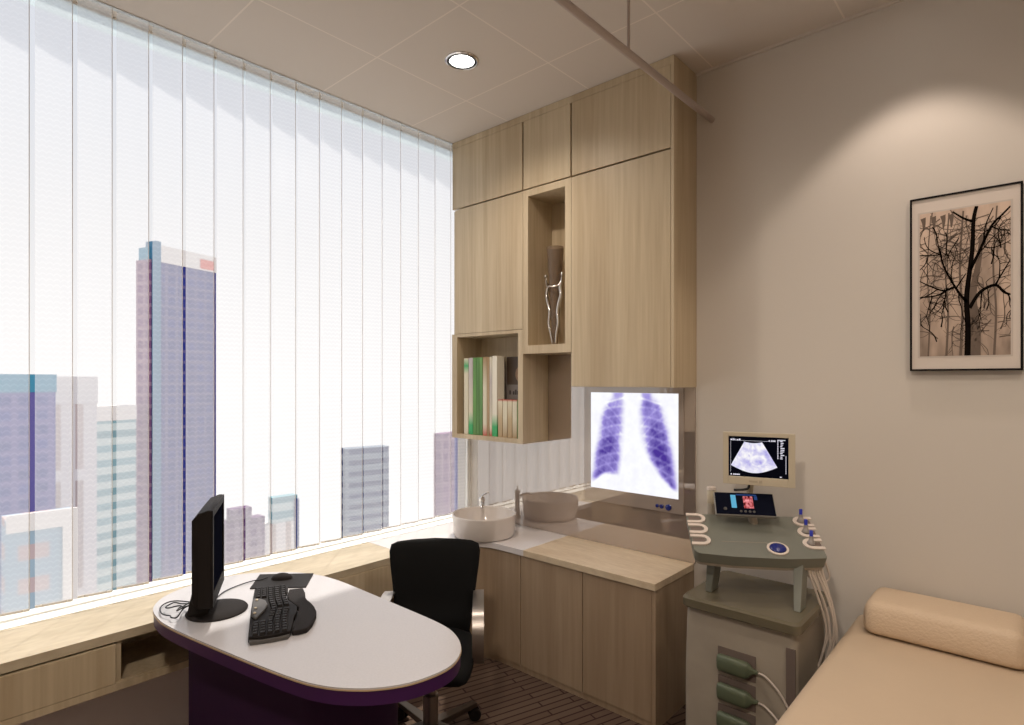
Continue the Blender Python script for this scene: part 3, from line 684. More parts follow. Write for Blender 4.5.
# back: from the seat's rear up to the top edge
back = [(.150, .43), (.190, .49), (.205, .57), (.215, .65), (.225, .72), (.236, .775), (.243, .805), (.246, .817)]
bm = bmesh.new(); loft(bm, cs(back, [.160, .172, .182, .192, .202, .207, .200, .172], [.016, .02, .022, .022, .022, .02, .016, .006], .014)); obj('backrest', bm, M['black'], ch, smooth=True, local=True)
seat = [(.17, .445), (.10, .43), (0, .43), (-.12, .435), (-.20, .43), (-.235, .41), (-.245, .395)]
bm = bmesh.new(); loft(bm, cs(seat, [.16, .180, .184, .182, .172, .155, .13], [.02, .03, .032, .032, .028, .018, .006])); obj('seat', bm, M['black'], ch, smooth=True, local=True)
for s_ in (-1, 1):
    bm = bmesh.new()
    prof = [(.13, .40), (.0, .385), (-.07, .40), (-.105, .45), (-.110, .52), (-.095, .565), (-.05, .602), (.04, .612), (.13, .61), (.20, .60)]
    pth = smooth_path([(0, a, b) for a, b in prof], 5); rings = []
    for i, p in enumerate(pth):
        dd = (pth[min(i+1, len(pth)-1)]-pth[max(i-1, 0)]).normalized(); nn = Vector((0, -dd.z, dd.y))
        xo = s_*.200; hw_ = .024
        rings.append([(xo-hw_, p.y+nn.y*.004, p.z+nn.z*.004), (xo+hw_, p.y+nn.y*.004, p.z+nn.z*.004), (xo+hw_, p.y-nn.y*.004, p.z-nn.z*.004), (xo-hw_, p.y-nn.y*.004, p.z-nn.z*.004)])
    loft(bm, rings); obj('armrest', bm, M['brushed'], ch, local=True, smooth=True, angle=40)
bm = bmesh.new(); box(bm, -.215, .215, -.02, .10, .375, .392); obj('mechanism', bm, M['plastic'], ch, local=True, bevel=.004)
bm = bmesh.new(); lathe(bm, [(.032, .09), (.032, .24), (.022, .245), (.022, .376)], (0, 0, 0), 24); obj('gas_column', bm, M['brushed'], ch, local=True, smooth=True, angle=40)
wheelmat = M['plastic']
for k in range(5):
    a = 2*PI*k/5+math.radians(50.7)
    cxx, syy = math.cos(a), math.sin(a)
    bm = bmesh.new(); rings = []
    for t_ in (0, .25, .6, 1):
        rr = .02+.27*t_; w = .024-.008*t_; zz = .105-.035*t_; h = .016-.006*t_
        rings.append([(rr*cxx-sx*w*syy, rr*syy+sx*w*cxx, zz+sz*h) for sx, sz in ((-1, -1), (1, -1), (1, 1), (-1, 1))])
    loft(bm, rings); lg = obj('base_leg', bm, plain('dark_steel', (.16, .14, .125), .4, 1) if k == 0 else bpy.data.materials['dark_steel'], ch, local=True, bevel=.003)
    px, py = .285*cxx, .285*syy; ra = a+.9+k*1.1
    bm = bmesh.new()
    for s_ in (-1, 1):
        lathe(bm, [(.012, -.008), (.026, -.008), (.028, -.004), (.028, .004), (.026, .008), (.012, .008)], (0, 0, 0), 22, mat=Matrix.Translation((px, py, .0285)) @ Matrix.Rotation(ra, 4, 'Z') @ Matrix.Translation((s_*.016, 0, 0)) @ Matrix.Rotation(PI/2, 4, 'Y'))
    tube(bm, [(px, py, .03), (px, py, .075)], .007, 8, 0)
    obj('castor', bm, wheelmat, lg, local=True, smooth=True, angle=40)

# ---------------------------------------------------------------- ultrasound machine
um = empty('ultrasound_machine', 'grey trolley-mounted ultrasound machine beside the base cabinet', 'medical machine', (-.84, 2.41, 0))
CY0, CY1, CX0, CX1 = 2.200, 2.628, -1.072, -.625
YPF = CY0+.02
bm = bmesh.new()
def rr(x0, x1, y0, y1, r=.03): return rounded_poly([(x0, y0), (x1, y0), (x1, y1), (x0, y1)], r, 5)
prs = [(.13, .0), (.40, .0), (.60, .008), (.655, .012)]
rings = []
for z, q in prs: rings.append([(a, b, z) for a, b in rr(CX0+.004+q*.3, CX1-.014-q*.3, CY0+.02+q, CY1-.02, .025)])
loft(bm, rings); obj('cabinet_body', bm, M['machine'], um, smooth=True, angle=35)
bm = bmesh.new(); loft(bm, [[(a, b, z) for a, b in rr(CX0+i, CX1-i, CY0+i, CY1-i, .03)] for z, i in ((.656, .004), (.66, 0), (.69, 0), (.70, .008))])
obj('deck', bm, M['machine_top'], um, smooth=True, angle=35)
bm = bmesh.new(); loft(bm, [[(a, b, z) for a, b in rr(CX0-.01, CX1+.01, CY0-.02, CY1, .03)] for z in (.07, .1299)]); obj('trolley_base', bm, M['machine'], um, smooth=True, angle=35)
for x in (CX0+.03, CX1-.03):
    for y in (CY0+.02, CY1-.04):
        bm = bmesh.new(); lathe(bm, [(.01, -.012), (.032, -.012), (.035, -.006), (.035, .006), (.032, .012), (.01, .012)], (0, 0, 0), 24, mat=Matrix.Translation((x, y, .035)) @ Matrix.Rotation(PI/2, 4, 'Y'))
        tube(bm, [(x, y, .035), (x, y, .0695)], .008, 8, 0); obj('castor', bm, M['plastic'], um, smooth=True, angle=40)
bxo('corner_trim', (-.676, -.644, YPF-.002, YPF+.004, .135, .60), M['socket'], um, bevel=.001)
# plug sockets on the front, with green plugs
YP = CY0+.02
bm = bmesh.new()
for i in range(4):
    zc_ = .470-.117*i
    if i == 3: zc_ = .152
for zc_ in (.482, .372, .262):
    box(bm, -.925, -.782, YP-.003, YP+.0005, zc_-.046, zc_+.050)
obj('socket_panel', bm, M['socket'], um)
for i, zc_ in enumerate((.480, .370, .260)):
    t_ = empty('probe_plug', 'olive green plug in the machine front, %s of the three' % ('topmost', 'middle', 'lowest')[i], 'plug', (-.85, YP-.003, zc_), group='green plugs in the machine front')
    bm = bmesh.new(); rings = []
    for x, hz, dy in ((-.920, .026, .026), (-.913, .031, .032), (-.815, .031, .034), (-.803, .026, .030), (-.790, .010, .016), (-.772, .006, .010)):
        ring = []
        for k in range(14):
            a = 2*PI*k/14; ring.append((x, YP-.0035-dy*.5+dy*.5*math.copysign(abs(math.sin(a))**.6, math.sin(a)), zc_+hz*math.copysign(abs(math.cos(a))**.6, math.cos(a))))
        rings.append(ring)
    loft(bm, rings); obj('plug_body', bm, M['green'], t_, smooth=True, angle=50)
    bm = bmesh.new(); tube(bm, [(-.768, YP-.012, zc_), (-.74, YP-.02, zc_-.001), (-.69, YP-.03, zc_-.035), (-.65, YP-.03, zc_-.10), (-.63, YP-.03, max(.15, zc_-.16))], .0042, 8); obj('cable', bm, M['cable'], t_, smooth=True)
# console: fitted pose
FY = 33.8; ti = .457
O = Vector((-.803, 2.321, .89)); ex = Vector((math.cos(.59), math.sin(.59), 0)); ey = Vector((-math.sin(.59)*math.cos(ti), math.cos(.59)*math.cos(ti), math.sin(ti))); ez = ex.cross(ey)
def cp(u, v, w=0): return tuple(O+ex*u+ey*v+ez*w)
CM = Matrix(((ex.x, ey.x, ez.x, O.x), (ex.y, ey.y, ez.y, O.y), (ex.z, ey.z, ez.z, O.z), (0, 0, 0, 1)))
cw = .2445; cd = .229
cpoly = rounded_poly([(-cw, -.008), (-.10, -.022), (.10, -.024), (cw, -.010), (cw-.004, cd), (-cw-.002, cd)], [.03, .1, .1, .012, .012, .012], 6)
con = empty('console_holder', '', 'x')  # replaced just below by the console mesh
bpy.data.objects.remove(con)
bm = bmesh.new()
loft(bm, [[cp(a*f_, b, w) for a, b in cpoly] for w, f_ in ((0, 1), (-.004, 1.0), (-.046, .985))])
consl = obj('console', bm, M['console'], um, smooth=True, angle=30)
bm = bmesh.new(); loft(bm, [[cp(a*.97, b+.002, w) for a, b in cpoly] for w in (-.0462, -.060)]); obj('underside_tray', bm, M['machine'], um, smooth=True, angle=30)
def u_ring(bm, cu, cv, s, r0=.0155, r1=.0295, L_=.042, z0=.0002, z1=.006):
    inner = [(L_, r0)]+[( -r0*math.sin(a)*1.25+.0, r0*math.cos(a)) for a in [PI*k/12 for k in range(13)]]+[(L_, -r0)]
    outer = [(L_, r1)]+[( -r1*math.sin(a)*1.15, r1*math.cos(a)) for a in [PI*k/12 for k in range(13)]]+[(L_, -r1)]
    n = len(inner)
    A = []
    for poly in (inner, outer):
        A.append([[bm.verts.new(cp(cu+s*p[0], cv+p[1], z)) for p in poly] for z in (z0, z1)])
    for i in range(n-1):
        bm.faces.new((A[0][1][i], A[0][1][i+1], A[1][1][i+1], A[1][1][i])); bm.faces.new((A[0][0][i], A[0][0][i+1], A[0][1][i+1], A[0][1][i])); bm.faces.new((A[1][0][i], A[1][0][i+1], A[1][1][i+1], A[1][1][i]))
    for i in (0, n-1): bm.faces.new((A[0][0][i], A[0][1][i], A[1][1][i], A[1][0][i]))
for cv in (.196, .131, .064):
    for s in (-1, 1):
        bm = bmesh.new(); cu = s*(.209 if s > 0 else .206)
        u_ring(bm, cu, cv, s); h = obj('probe_holder', bm, M['holder'], um)
        bm = bmesh.new(); lathe(bm, [(.0118, .0002), (.0118, .001)], (0, 0, 0), 20, mat=CM @ Matrix.Translation((cu, cv, 0)) @ Matrix.Scale(1.2, 4, (1, 0, 0)))
        prism(bm, [(s*.0+cu, cv-.0118), (cu+s*.034, cv-.0118), (cu+s*.034, cv+.0118), (cu, cv+.0118)], .0002, .0009, CM); obj('slot', bm, M['socket'], h)
bm = bmesh.new(); lathe(bm, [(.030, .0002), (.030, .004), (.027, .005), (.0245, .0045)], (0, 0, 0), 32, mat=CM @ Matrix.Translation((.074, .030, 0)) @ Matrix.Diagonal((1.35, 1.18, 1.2, 1))); tb = obj('trackball_ring', bm, M['holder'], um, smooth=True, angle=40)
bm = bmesh.new(); lathe(bm, [(.0235, .0046), (.021, .008), (.014, .0105), (.004, .0115)], (0, 0, 0), 28, mat=CM @ Matrix.Translation((.074, .030, 0)) @ Matrix.Diagonal((1.35, 1.18, 1.2, 1))); obj('trackball', bm, M['navy'], tb, smooth=True)
bm = bmesh.new(); prism(bm, [(-.13, .062), (.040, .062), (.048, .03), (.050, .03), (.042, .0635), (-.13, .0635)], .0002, .0008, CM); obj('panel_groove', bm, M['machine'], um)
# console supports, from deck to tray
def leg3(foot, top, w0, w1, dpt):
    bm = bmesh.new(); r = []
    for (x, y, z), w in ((foot, w0), (top, w1)): r.append([(x-w, y-dpt, z), (x+w, y-dpt, z), (x+w, y+dpt, z), (x-w, y+dpt, z)])
    loft(bm, r); obj('console_support', bm, M['console'], um, bevel=.003)
leg3((-1.000, 2.335, .7005), (-.985, 2.335, .862), .012, .020, .035)
leg3((-.668, 2.355, .7005), (-.690, 2.445, .862), .012, .018, .035)
# small tilted display panel
pO = Vector((-.9005, 2.427, 1.052)); ya = .526; tl = .798
px_ = Vector((math.cos(ya), math.sin(ya), 0)); pz_ = Vector((-math.sin(ya)*math.sin(tl), math.cos(ya)*math.sin(tl), math.cos(tl))); pn = px_.cross(pz_)  # normal toward the viewer
PMx = Matrix(((px_.x, pz_.x, pn.x, pO.x), (px_.y, pz_.y, pn.y, pO.y), (px_.z, pz_.z, pn.z, pO.z), (0, 0, 0, 1)))
hw, hh = .1165, .055
bm = bmesh.new(); box(bm, -hw, hw, -hh, hh, -.016, 0, PMx); cpn = obj('control_display', bm, plain('display_shell', (.20, .19, .17), .4), um, bevel=.002)
bm = bmesh.new(); box(bm, -hw+.003, hw-.003, -hh+.003, hh-.003, .0003, .002, PMx); obj('display_glass', bm, M['screen_off'], cpn)
def pic_fetus(u, v):
    t = nz(u, v, 4, 7); b = max(0, min(1, .62+.75*t)); return (.75*b, .28*b*b, .30*b*b)
image_grid('scan_picture', 1, 1, 24, 30, pic_fetus, attr_mat('display_glow', True, 1.0), cpn, lambda u, v: tuple(PMx @ Vector((-.004+.038*u, -.022+.058*v, .0026))))
bm = bmesh.new(); box(bm, -.052, -.032, -.022, .041, .0022, .0028, PMx); obj('menu_strip', bm, emis('menu_blue', (.12, .42, .62), .8), cpn)
bm = bmesh.new(); box(bm, -.030, .050, .040, .046, .0022, .0026, PMx); box(bm, .040, .052, .020, .038, .0022, .0026, PMx); obj('title_bar', bm, emis('bar_blue', (.03, .07, .22), .6), cpn)
for i, (a, b, r) in enumerate(((-.018, -.038, .005), (-.001, -.038, .005), (.016, -.038, .005), (.032, -.038, .005), (-.078, -.028, .007))):
    bm = bmesh.new(); lathe(bm, [(r, .0022), (r, .005), (r*.7, .006)], (0, 0, 0), 14, mat=PMx @ Matrix.Translation((a, b, 0))); obj('knob', bm, M['grey_grip'], cpn, smooth=True, angle=40)
bm = bmesh.new(); tube(bm, [tuple(pO+Vector((.02, .05, -.09))), tuple(pO+Vector((.01, .03, -.01)))], .018, 12, 0); obj('display_bracket', bm, M['machine'], um, smooth=True, angle=40)
# monitor on a post
mO = Vector((-.862, 2.475, 1.236)); my = .281; sw, sh = .1375, .1085
MM = Matrix.Translation(mO) @ Matrix.Rotation(my, 4, 'Z')
mon = None
bm = bmesh.new()
for d_ in ((-sw, -sw+.0225, -sh, sh), (sw-.0245, sw, -sh, sh), (-sw+.0225, sw-.0245, -sh, -sh+.033), (-sw+.0225, sw-.0245, sh-.017, sh)): box(bm, d_[0], d_[1], -.012, .004, d_[2], d_[3], MM)
loft(bm, [[tuple(MM @ Vector(q)) for q in r] for r in ([(-sw, .0045, -sh), (sw, .0045, -sh), (sw, .0045, sh), (-sw, .0045, sh)], [(-sw+.03, .045, -sh+.03), (sw-.03, .045, -sh+.03), (sw-.03, .045, sh-.03), (-sw+.03, .045, sh-.03)])])
mon = obj('display_monitor', bm, M['cream'], um, bevel=.0015)
bm = bmesh.new(); box(bm, -sw+.0225, sw-.0245, -.006, .0035, -sh+.033, sh-.017, MM); obj('screen', bm, emis('screen_black', (.002, .002, .004), 1), mon)
sx0, sx1, sz0, sz1 = -sw+.0225, sw-.0245, -sh+.033, sh-.017
def mscr(u, v, o=.0064): return tuple(MM @ Vector((sx0+(sx1-sx0)*u, -o, sz0+(sz1-sz0)*v)))
def sono(u, v):
    # u across the fan, v top (0) to bottom (1)
    t = .72+.45*nz(u*1.3, v, 3.5, 1)
    t -= .45*math.exp(-((u-.78)/.20)**2-((v-.38)/.09)**2)+.35*math.exp(-((u-.92)/.08)**2-((v-.62)/.16)**2)
    t -= .55*math.exp(-((u-.36)/.04)**2-((v-.44)/.05)**2)+.25*math.exp(-((u-.3)/.12)**2-((v-.28)/.06)**2)
    rr_ = math.hypot((u-.62)/.20, (v-.60)/.17); t += .30*math.exp(-((rr_-1)/.16)**2)-.22*math.exp(-(rr_/.7)**2)
    t += .25*math.exp(-((v-.17)/.06)**2)
    t = max(0, min(1, t)); a = (.30, .26, .78); b = (1, .98, 1); return tuple(a[i]+(b[i]-a[i])*t for i in range(3))
def fan(u, v):
    # apex above the screen; side edges diverge, bottom bows
    top = .87-.03*math.sin(PI*u); botm = .27-.17*math.sin(PI*u)
    xt = .27+.30*u; xb = .04+.78*u
    z = top+(botm-top)*v
    return mscr(xt+(xb-xt)*(v+.0*v), z)
image_grid('sonogram', 1, 1, 60, 50, sono, attr_mat('sonogram_glow', True, .78), mon, fan)
bm = bmesh.new()
def cell(u0, u1, v0, v1):
    ps = [mscr(u0, v0), mscr(u1, v0), mscr(u1, v1), mscr(u0, v1)]; qs = [mscr(u0, v0, .0068), mscr(u1, v0, .0068), mscr(u1, v1, .0068), mscr(u0, v1, .0068)]; loft(bm, [ps, qs])
random.seed(9)
for u in (.035, .07, .10, .14, .18): cell(u, u+random.uniform(.015, .03), .90, .90+random.uniform(.02, .05))
for u in (.68, .72, .745, .77): cell(u, u+.016, .90, .93)
cell(.03, .80, .895, .899); cell(.035, .038, .1, .88)
for i in range(11):
    v = .90-.042*i; cell(.82, .835, v, v+.025)
    u = .86+random.uniform(0, .02); cell(u, u+random.uniform(.03, .07), v, v+.018)
cell(.82, .95, .93, .945)
for v in range(9): cell(.955, .963, .12+v*.05, .16+v*.05)
for u in (.035, .08, .11, .14, .17): cell(u, u+.022, .03, .06)
cell(.86, .89, .03, .05)
obj('screen_text', bm, emis('text_glow', (.75, .72, .82), 1), mon)
bm = bmesh.new(); box(bm, -.035, -.002, -.0135, -.012, -sh+.012, -sh+.020, MM); box(bm, .004, .016, -.0135, -.012, -sh+.010, -sh+.022, MM); obj('buttons', bm, plain('button_beige', (.42, .36, .27), .4), mon)
bm = bmesh.new(); a_ = MM @ Vector((-.03, .03, -sh+.03)); tube(bm, [(a_.x-.02, a_.y+.03, .90), (a_.x-.02, a_.y+.03, 1.02), tuple(a_)], .014, 12, 4); obj('monitor_post', bm, M['cream'], um, smooth=True)
bm = bmesh.new(); b_ = MM @ Vector((-.035, .0, -sh+.01)); tube(bm, [tuple(b_), (b_.x-.01, b_.y+.005, b_.z-.03), (b_.x-.06, b_.y-.01, b_.z-.038)], .005, 8); obj('monitor_cable', bm, M['blackcable'], um, smooth=True)
# gel bottle in a cup at the console's rear left
gl = Vector((-1.055, 2.46)); zgl = 1.040
bm = bmesh.new(); lathe(bm, [(.017, -.185), (.017, -.05), (.0165, -.012)], (gl.x, gl.y, zgl), 20); cup = obj('bottle_holder', bm, M['machine'], um, smooth=True, angle=40)
gb = empty('gel_bottle', 'small pale round bottle standing upright left of the tilted black control display', 'bottle', (gl.x, gl.y, zgl-.012))
bm = bmesh.new(); lathe(bm, [(.017, -.0115), (.019, -.008), (.019, .040), (.018, .045), (.012, .047)], (gl.x, gl.y, zgl), 22); obj('body', bm, M['cream'], gb, smooth=True, angle=50)
bm = bmesh.new(); lathe(bm, [(.0195, .0472), (.0195, .058), (.014, .061)], (gl.x, gl.y, zgl), 22); obj('cap', bm, M['holder'], gb, smooth=True, angle=50)
# transducers in the right-hand holders, their cables hanging down the right side
for i, cv in enumerate((.196, .131, .064)):
    q = Vector(cp(.207, cv, .001))
    t_ = empty('transducer', 'grey blue-tipped probe in the right console holders, %s of the three' % ('farthest', 'middle', 'nearest')[i], 'probe', q, group='blue-tipped probes on the console')
    bm = bmesh.new(); lathe(bm, [(.0135, 0), (.014, .010), (.010, .015), (.008, .022), (.008, .032)], tuple(q), 16); obj('body', bm, M['grey_grip'] if 0 else plain('probe_grey', (.30, .27, .25), .4), t_, smooth=True, angle=50)
    bm = bmesh.new(); lathe(bm, [(.0066, .0322), (.0066, .052), (.005, .054)], tuple(q), 14); obj('tip', bm, M['blue'], t_, smooth=True, angle=50)
for i in range(6):
    bm = bmesh.new(); g_ = (i-2.5)/2.5; w_ = .008*math.sin(i*2.3)
    tube(bm, [(-.650+.014*g_, 2.46+.02*g_, .895+.01*g_), (-.642+.02*g_, 2.465+.015*g_, .82), (-.606+.022*g_+w_, 2.48+.01*g_, .70), (-.590+.020*g_+w_*.5, 2.485, .60), (-.606+.018*g_-w_, 2.485, .50), (-.640+.012*g_, 2.49, .40), (-.655, 2.50, .30)], .0046, 8); obj('hanging_cable', bm, M['cable'], um, smooth=True)
bm = bmesh.new(); tube(bm, [(-.70, 2.46, .868), (-.68, 2.50, .79), (-.64, 2.52, .765), (-.61, 2.53, .79), (-.62, 2.50, .86)], .0035, 8); obj('hanging_cable', bm, M['cable'], um, smooth=True)

# ---------------------------------------------------------------- examination couch and bolster
eb = empty('exam_couch', 'tan upholstered examination couch in the lower right corner', 'couch', (-.21, 1.8, 0))
def rbox(x0, x1, y0, y1, z0, z1, r, seg=6):
    bm = bmesh.new(); box(bm, x0, x1, y0, y1, z0, z1); bmesh.ops.bevel(bm, geom=bm.edges[:]+bm.verts[:], offset=r, segments=seg, profile=.5, affect='EDGES'); return bm
obj('mattress', rbox(-.552, .13, .72, 2.735, .505, .622, .042, 8), M['leather'], eb, smooth=True)
bxo('frame', (-.50, .08, .80, 2.70, .42, .504), M['machine'], eb, bevel=.004)
for x in (-.46, .04):
    for y in (.88, 2.62):
        bm = bmesh.new(); lathe(bm, [(.022, 0), (.022, .4195)], (x, y, 0), 18); obj('leg', bm, M['brushed'], eb, smooth=True, angle=40)
# bolster: soft D-section block tapered at its ends
bm = bmesh.new(); rings = []
sec = []
for k in range(40):
    a = 2*PI*k/40
    cx_ = math.copysign(abs(math.cos(a))**.34, math.cos(a)); cz_ = math.copysign(abs(math.sin(a))**.36, math.sin(a)); sec.append((cx_, cz_))
L0, L1 = -.492, -.02; hx = (L1-L0)/2; mx_ = (L0+L1)/2
nst = 30
for i in range(nst+1):
    u = -1+2*i/nst; uu = math.copysign(abs(math.sin(u*PI/2))**.9, u) if u else 0
    x = mx_+hx*uu; e_ = max(0, (abs(uu)-.80)/.20); sh_ = math.sqrt(max(.0, 1-e_**2.4)); sh_ = max(.02, sh_)
    ring = []
    for a, b in sec:
        yy = 2.600+.128*a*(.55+.45*sh_)*(1-.10*max(0, b)); zz = .686+.064*b*sh_-.0*(1-sh_) + (-.0)*b
        if b < 0: zz = .686+.0635*b*(.75+.25*sh_)
        ring.append((x, yy, zz))
    rings.append(ring)
loft(bm, rings); o = obj('bolster_pillow', bm, M['leather2'], None, smooth=True); center(o); tag(o, 'tan padded bolster pillow at the wall end of the couch', 'pillow')

# ---------------------------------------------------------------- framed picture
fp = empty('framed_picture', 'black-framed print of bare winter trees on the back wall', 'picture', (-.209, YB-.02, 1.597))
px0, px1, pz0, pz1 = -.372, -.042, 1.597, 2.259; yf0 = YB-.037; fw_ = .0065
bm = bmesh.new()
for d_ in ((px0, px0+fw_, pz0, pz1), (px1-fw_, px1, pz0, pz1), (px0+fw_, px1-fw_, pz0, pz0+fw_), (px0+fw_, px1-fw_, pz1-fw_, pz1)): box(bm, d_[0], d_[1], yf0, YB-.0005, d_[2], d_[3])
obj('frame', bm, M['picture_frame'], fp)
bxo('mat_board', (px0+fw_, px1-fw_, yf0+.005, yf0+.009, pz0+fw_, pz1-fw_), M['mat'], fp)
bxo('bevel_line', (-.3475, -.0685, yf0+.0042, yf0+.0049, 1.646, 2.2025), plain('mat_inner', (.52, .45, .39), .7), fp)
qx0, qx1, qz0, qz1 = -.341, -.075, 1.652, 2.197; yp = yf0+.0038
def bg(u, v):
    t = .98+.30*nz(u*1.5, v*.8, 3, 2)-.28*sm(.45, 0, v)+.10*sm(.5, .9, v)-.12*sm(.25, .0, abs(u-.62))*sm(.9, .2, v)
    tk = .5+.5*math.sin(u*46+3*nz(u, v, 2, 9)); t -= .10*tk*sm(.7, .1, v)
    t = max(.1, min(1.25, t)); return (.50*t*1.02, .385*t, .30*t)
image_grid('print', 1, 1, 60, 100, bg, attr_mat('print_ink', False), fp, lambda u, v: (qx0+(qx1-qx0)*u, yp, qz0+(qz1-qz0)*v))
random.seed(21)
def ribbon(bm, pts, w0, w1, y):
    pth = smooth_path([(a, 0, b) for a, b in pts], 4); n = len(pth); L_ = []; R2 = []
    for i, p in enumerate(pth):
        dd = (pth[min(i+1, n-1)]-pth[max(i-1, 0)]); dd = Vector((dd.x, dd.z)); dd.normalize(); nn = Vector((-dd.y, dd.x)); w = (w0+(w1-w0)*i/(n-1))*.68
        def cl(x, z): return (min(1, max(0, x)), min(1, max(0, z)))
        a = (p.x+nn.x*w, p.z+nn.y*w*.5); b = (p.x-nn.x*w, p.z-nn.y*w*.5); a = cl(*a); b = cl(*b)
        L_.append(bm.verts.new((qx0+(qx1-qx0)*a[0], y, qz0+(qz1-qz0)*a[1]))); R2.append(bm.verts.new((qx0+(qx1-qx0)*b[0], y, qz0+(qz1-qz0)*b[1])))
    for i in range(n-1): bm.faces.new((L_[i], L_[i+1], R2[i+1], R2[i]))
def twig(bm, x, z, ang, ln, w, dep, y):
    pts = [(x, z)]; a = ang
    for k in range(4):
        a += random.uniform(-.45, .45); x += math.cos(a)*ln/4; z += math.sin(a)*ln/4*.55; pts.append((x, z))
        if dep > 0 and random.random() < .75: twig(bm, x, z, a+random.choice((-1, 1))*random.uniform(.5, 1.1), ln*.62, w*.55, dep-1, y)
    ribbon(bm, pts, w, w*.45, y)
bm = bmesh.new()
ribbon(bm, [(.62, 0), (.63, .2), (.60, .4), (.66, .6), (.70, .8)], .10, .03, yp-.0003)
for x, w in ((.10, .014), (.31, .02), (.47, .025), (.83, .02)): ribbon(bm, [(x, 0), (x+.02, .3), (x-.01, .6), (x+.03, .98)], w, w*.6, yp-.0002)
for i in range(60): twig(bm, random.uniform(.05, .95), random.uniform(.1, .95), random.uniform(0, 2*PI), random.uniform(.2, .5), .012, 1, yp-.0004)
for x in (.04, .16, .27, .36): ribbon(bm, [(x, .97), (x+.01, .93), (x+.005, .88)], .05, .01, yp-.0003)
obj('faint_trees', bm, M['branch2'], fp)
bm = bmesh.new(); yb_ = yp-.0007
ribbon(bm, [(.545, 0), (.55, .2), (.535, .38), (.565, .55), (.60, .72), (.61, .9), (.645, 1)], .050, .030, yb_)
ribbon(bm, [(.60, .9), (.5, .93), (.38, .985)], .025, .015, yb_)
ribbon(bm, [(.54, .36), (.46, .42), (.36, .52), (.28, .62), (.22, .75)], .028, .010, yb_)
ribbon(bm, [(.40, .47), (.28, .45), (.12, .49), (.0, .53)], .022, .008, yb_); ribbon(bm, [(.34, .46), (.2, .42), (0, .415)], .020, .010, yb_)
ribbon(bm, [(.42, .46), (.5, .53), (.53, .555)], .015, .008, yb_)
ribbon(bm, [(.57, .32), (.68, .42), (.84, .46), (.93, .41), (1, .39)], .035, .018, yb_); ribbon(bm, [(.84, .46), (.92, .54), (1, .62)], .015, .008, yb_)
ribbon(bm, [(.58, .58), (.68, .70), (.80, .85), (.92, .92), (1, .965)], .03, .014, yb_); ribbon(bm, [(.72, .75), (.74, .86), (.82, .97)], .014, .008, yb_)
ribbon(bm, [(0, .71), (.22, .70), (.23, .70)], .012, .008, yb_)
for x, z, a in ((.3, .6, 2), (.2, .46, 3.5), (.15, .42, 4), (.3, .45, 4.5), (.25, .7, 2.5), (.7, .42, 5), (.85, .46, 1.2), (.9, .9, 4), (.8, .85, 5.5), (.66, .68, 1), (.45, .42, 4.4), (.38, .5, 1.8), (.1, .7, 4.5), (.93, .42, 5), (.72, .72, 5.6), (.12, .3, 1.2), (.25, .2, 1.8), (.33, .3, 2.4), (.2, .1, 1.5), (.8, .6, 1), (.9, .7, 2), (.45, .8, 4), (.15, .9, 5), (.3, .85, 4.6), (.75, .3, 1.4)):
    twig(bm, x, z, a, .34, .012, 2, yb_)
obj('bare_tree', bm, M['branch'], fp)

# ---------------------------------------------------------------- curtain rail
cr = empty('curtain_rail', 'taupe tubular curtain rail hung below the ceiling, ending on the back wall', 'rail', (-1.177, 1.6, 2.82))
bm = bmesh.new(); tube(bm, [(-1.177, YB-.0005, 2.822), (-1.177, -.4, 2.822)], .015, 20, 0); obj('rail_tube', bm, M['rail'], cr, smooth=True, angle=60)
for y in (1.976, .3):
    bm = bmesh.new(); tube(bm, [(-1.177, y, 2.836), (-1.177, y, ZC-.0005)], .006, 12, 0); obj('hanger_rod', bm, M['rail'], cr, smooth=True, angle=60)

# ---------------------------------------------------------------- ceiling downlights
def downlight(x, y, label, power, spot=100, blend=.5, c=(1, .88, .76), soft=.045):
    r = empty('ceiling_light', label, 'ceiling light', (x, y, ZC-.012))
    bm = bmesh.new(); rings = [(.079, ZC-.0005), (.079, ZC-.004), (.072, ZC-.007), (.070, ZC-.006), (.070, ZC-.0005)]
    lathe(bm, [(a, b) for a, b in rings], (x, y, 0), 40, cap=False); obj('trim_ring', bm, M['chrome'], r, smooth=True, angle=40)
    bm = bmesh.new(); lathe(bm, [(.0698, ZC-.0006), (.0697, ZC-.0062), (.0585, ZC-.0064), (.0582, ZC-.0006)], (x, y, 0), 40, cap=False); obj('baffle', bm, M['lamp_in'], r, smooth=True, angle=40)
    bm = bmesh.new(); lathe(bm, [(.058, ZC-.001), (.058, ZC-.004), (.04, ZC-.0055)], (x, y, 0), 36); obj('diffuser', bm, M['lamp'], r)
    l = bpy.data.lights.new('downlight_lamp', 'SPOT'); l.energy = power; l.color = c; l.spot_size = math.radians(spot); l.spot_blend = blend; l.shadow_soft_size = soft
    lo = bpy.data.objects.new('lamp', l); C.objects.link(lo); lo.parent = r; lo.location = (0, 0, -.008)
    return r
downlight(-2.023, 1.890, 'round recessed downlight in the tiled ceiling near the wall cabinets', 40, 150, .9)
downlight(-.35, 2.40, 'round recessed downlight in the ceiling close above the picture', 21, 90, .35, (1, .86, .76))
downlight(-.35, -.25, 'added fill downlight, out of view in the ceiling over the camera side of the room', 140, 172, .6, soft=.12)  # fill lamp added out of view to brighten the low window side
downlight(.35, 1.25, 'added fill downlight, out of view in the ceiling above the examination couch', 62, 172, .8, soft=.12)  # unseen fill fixture, added to lift the back wall

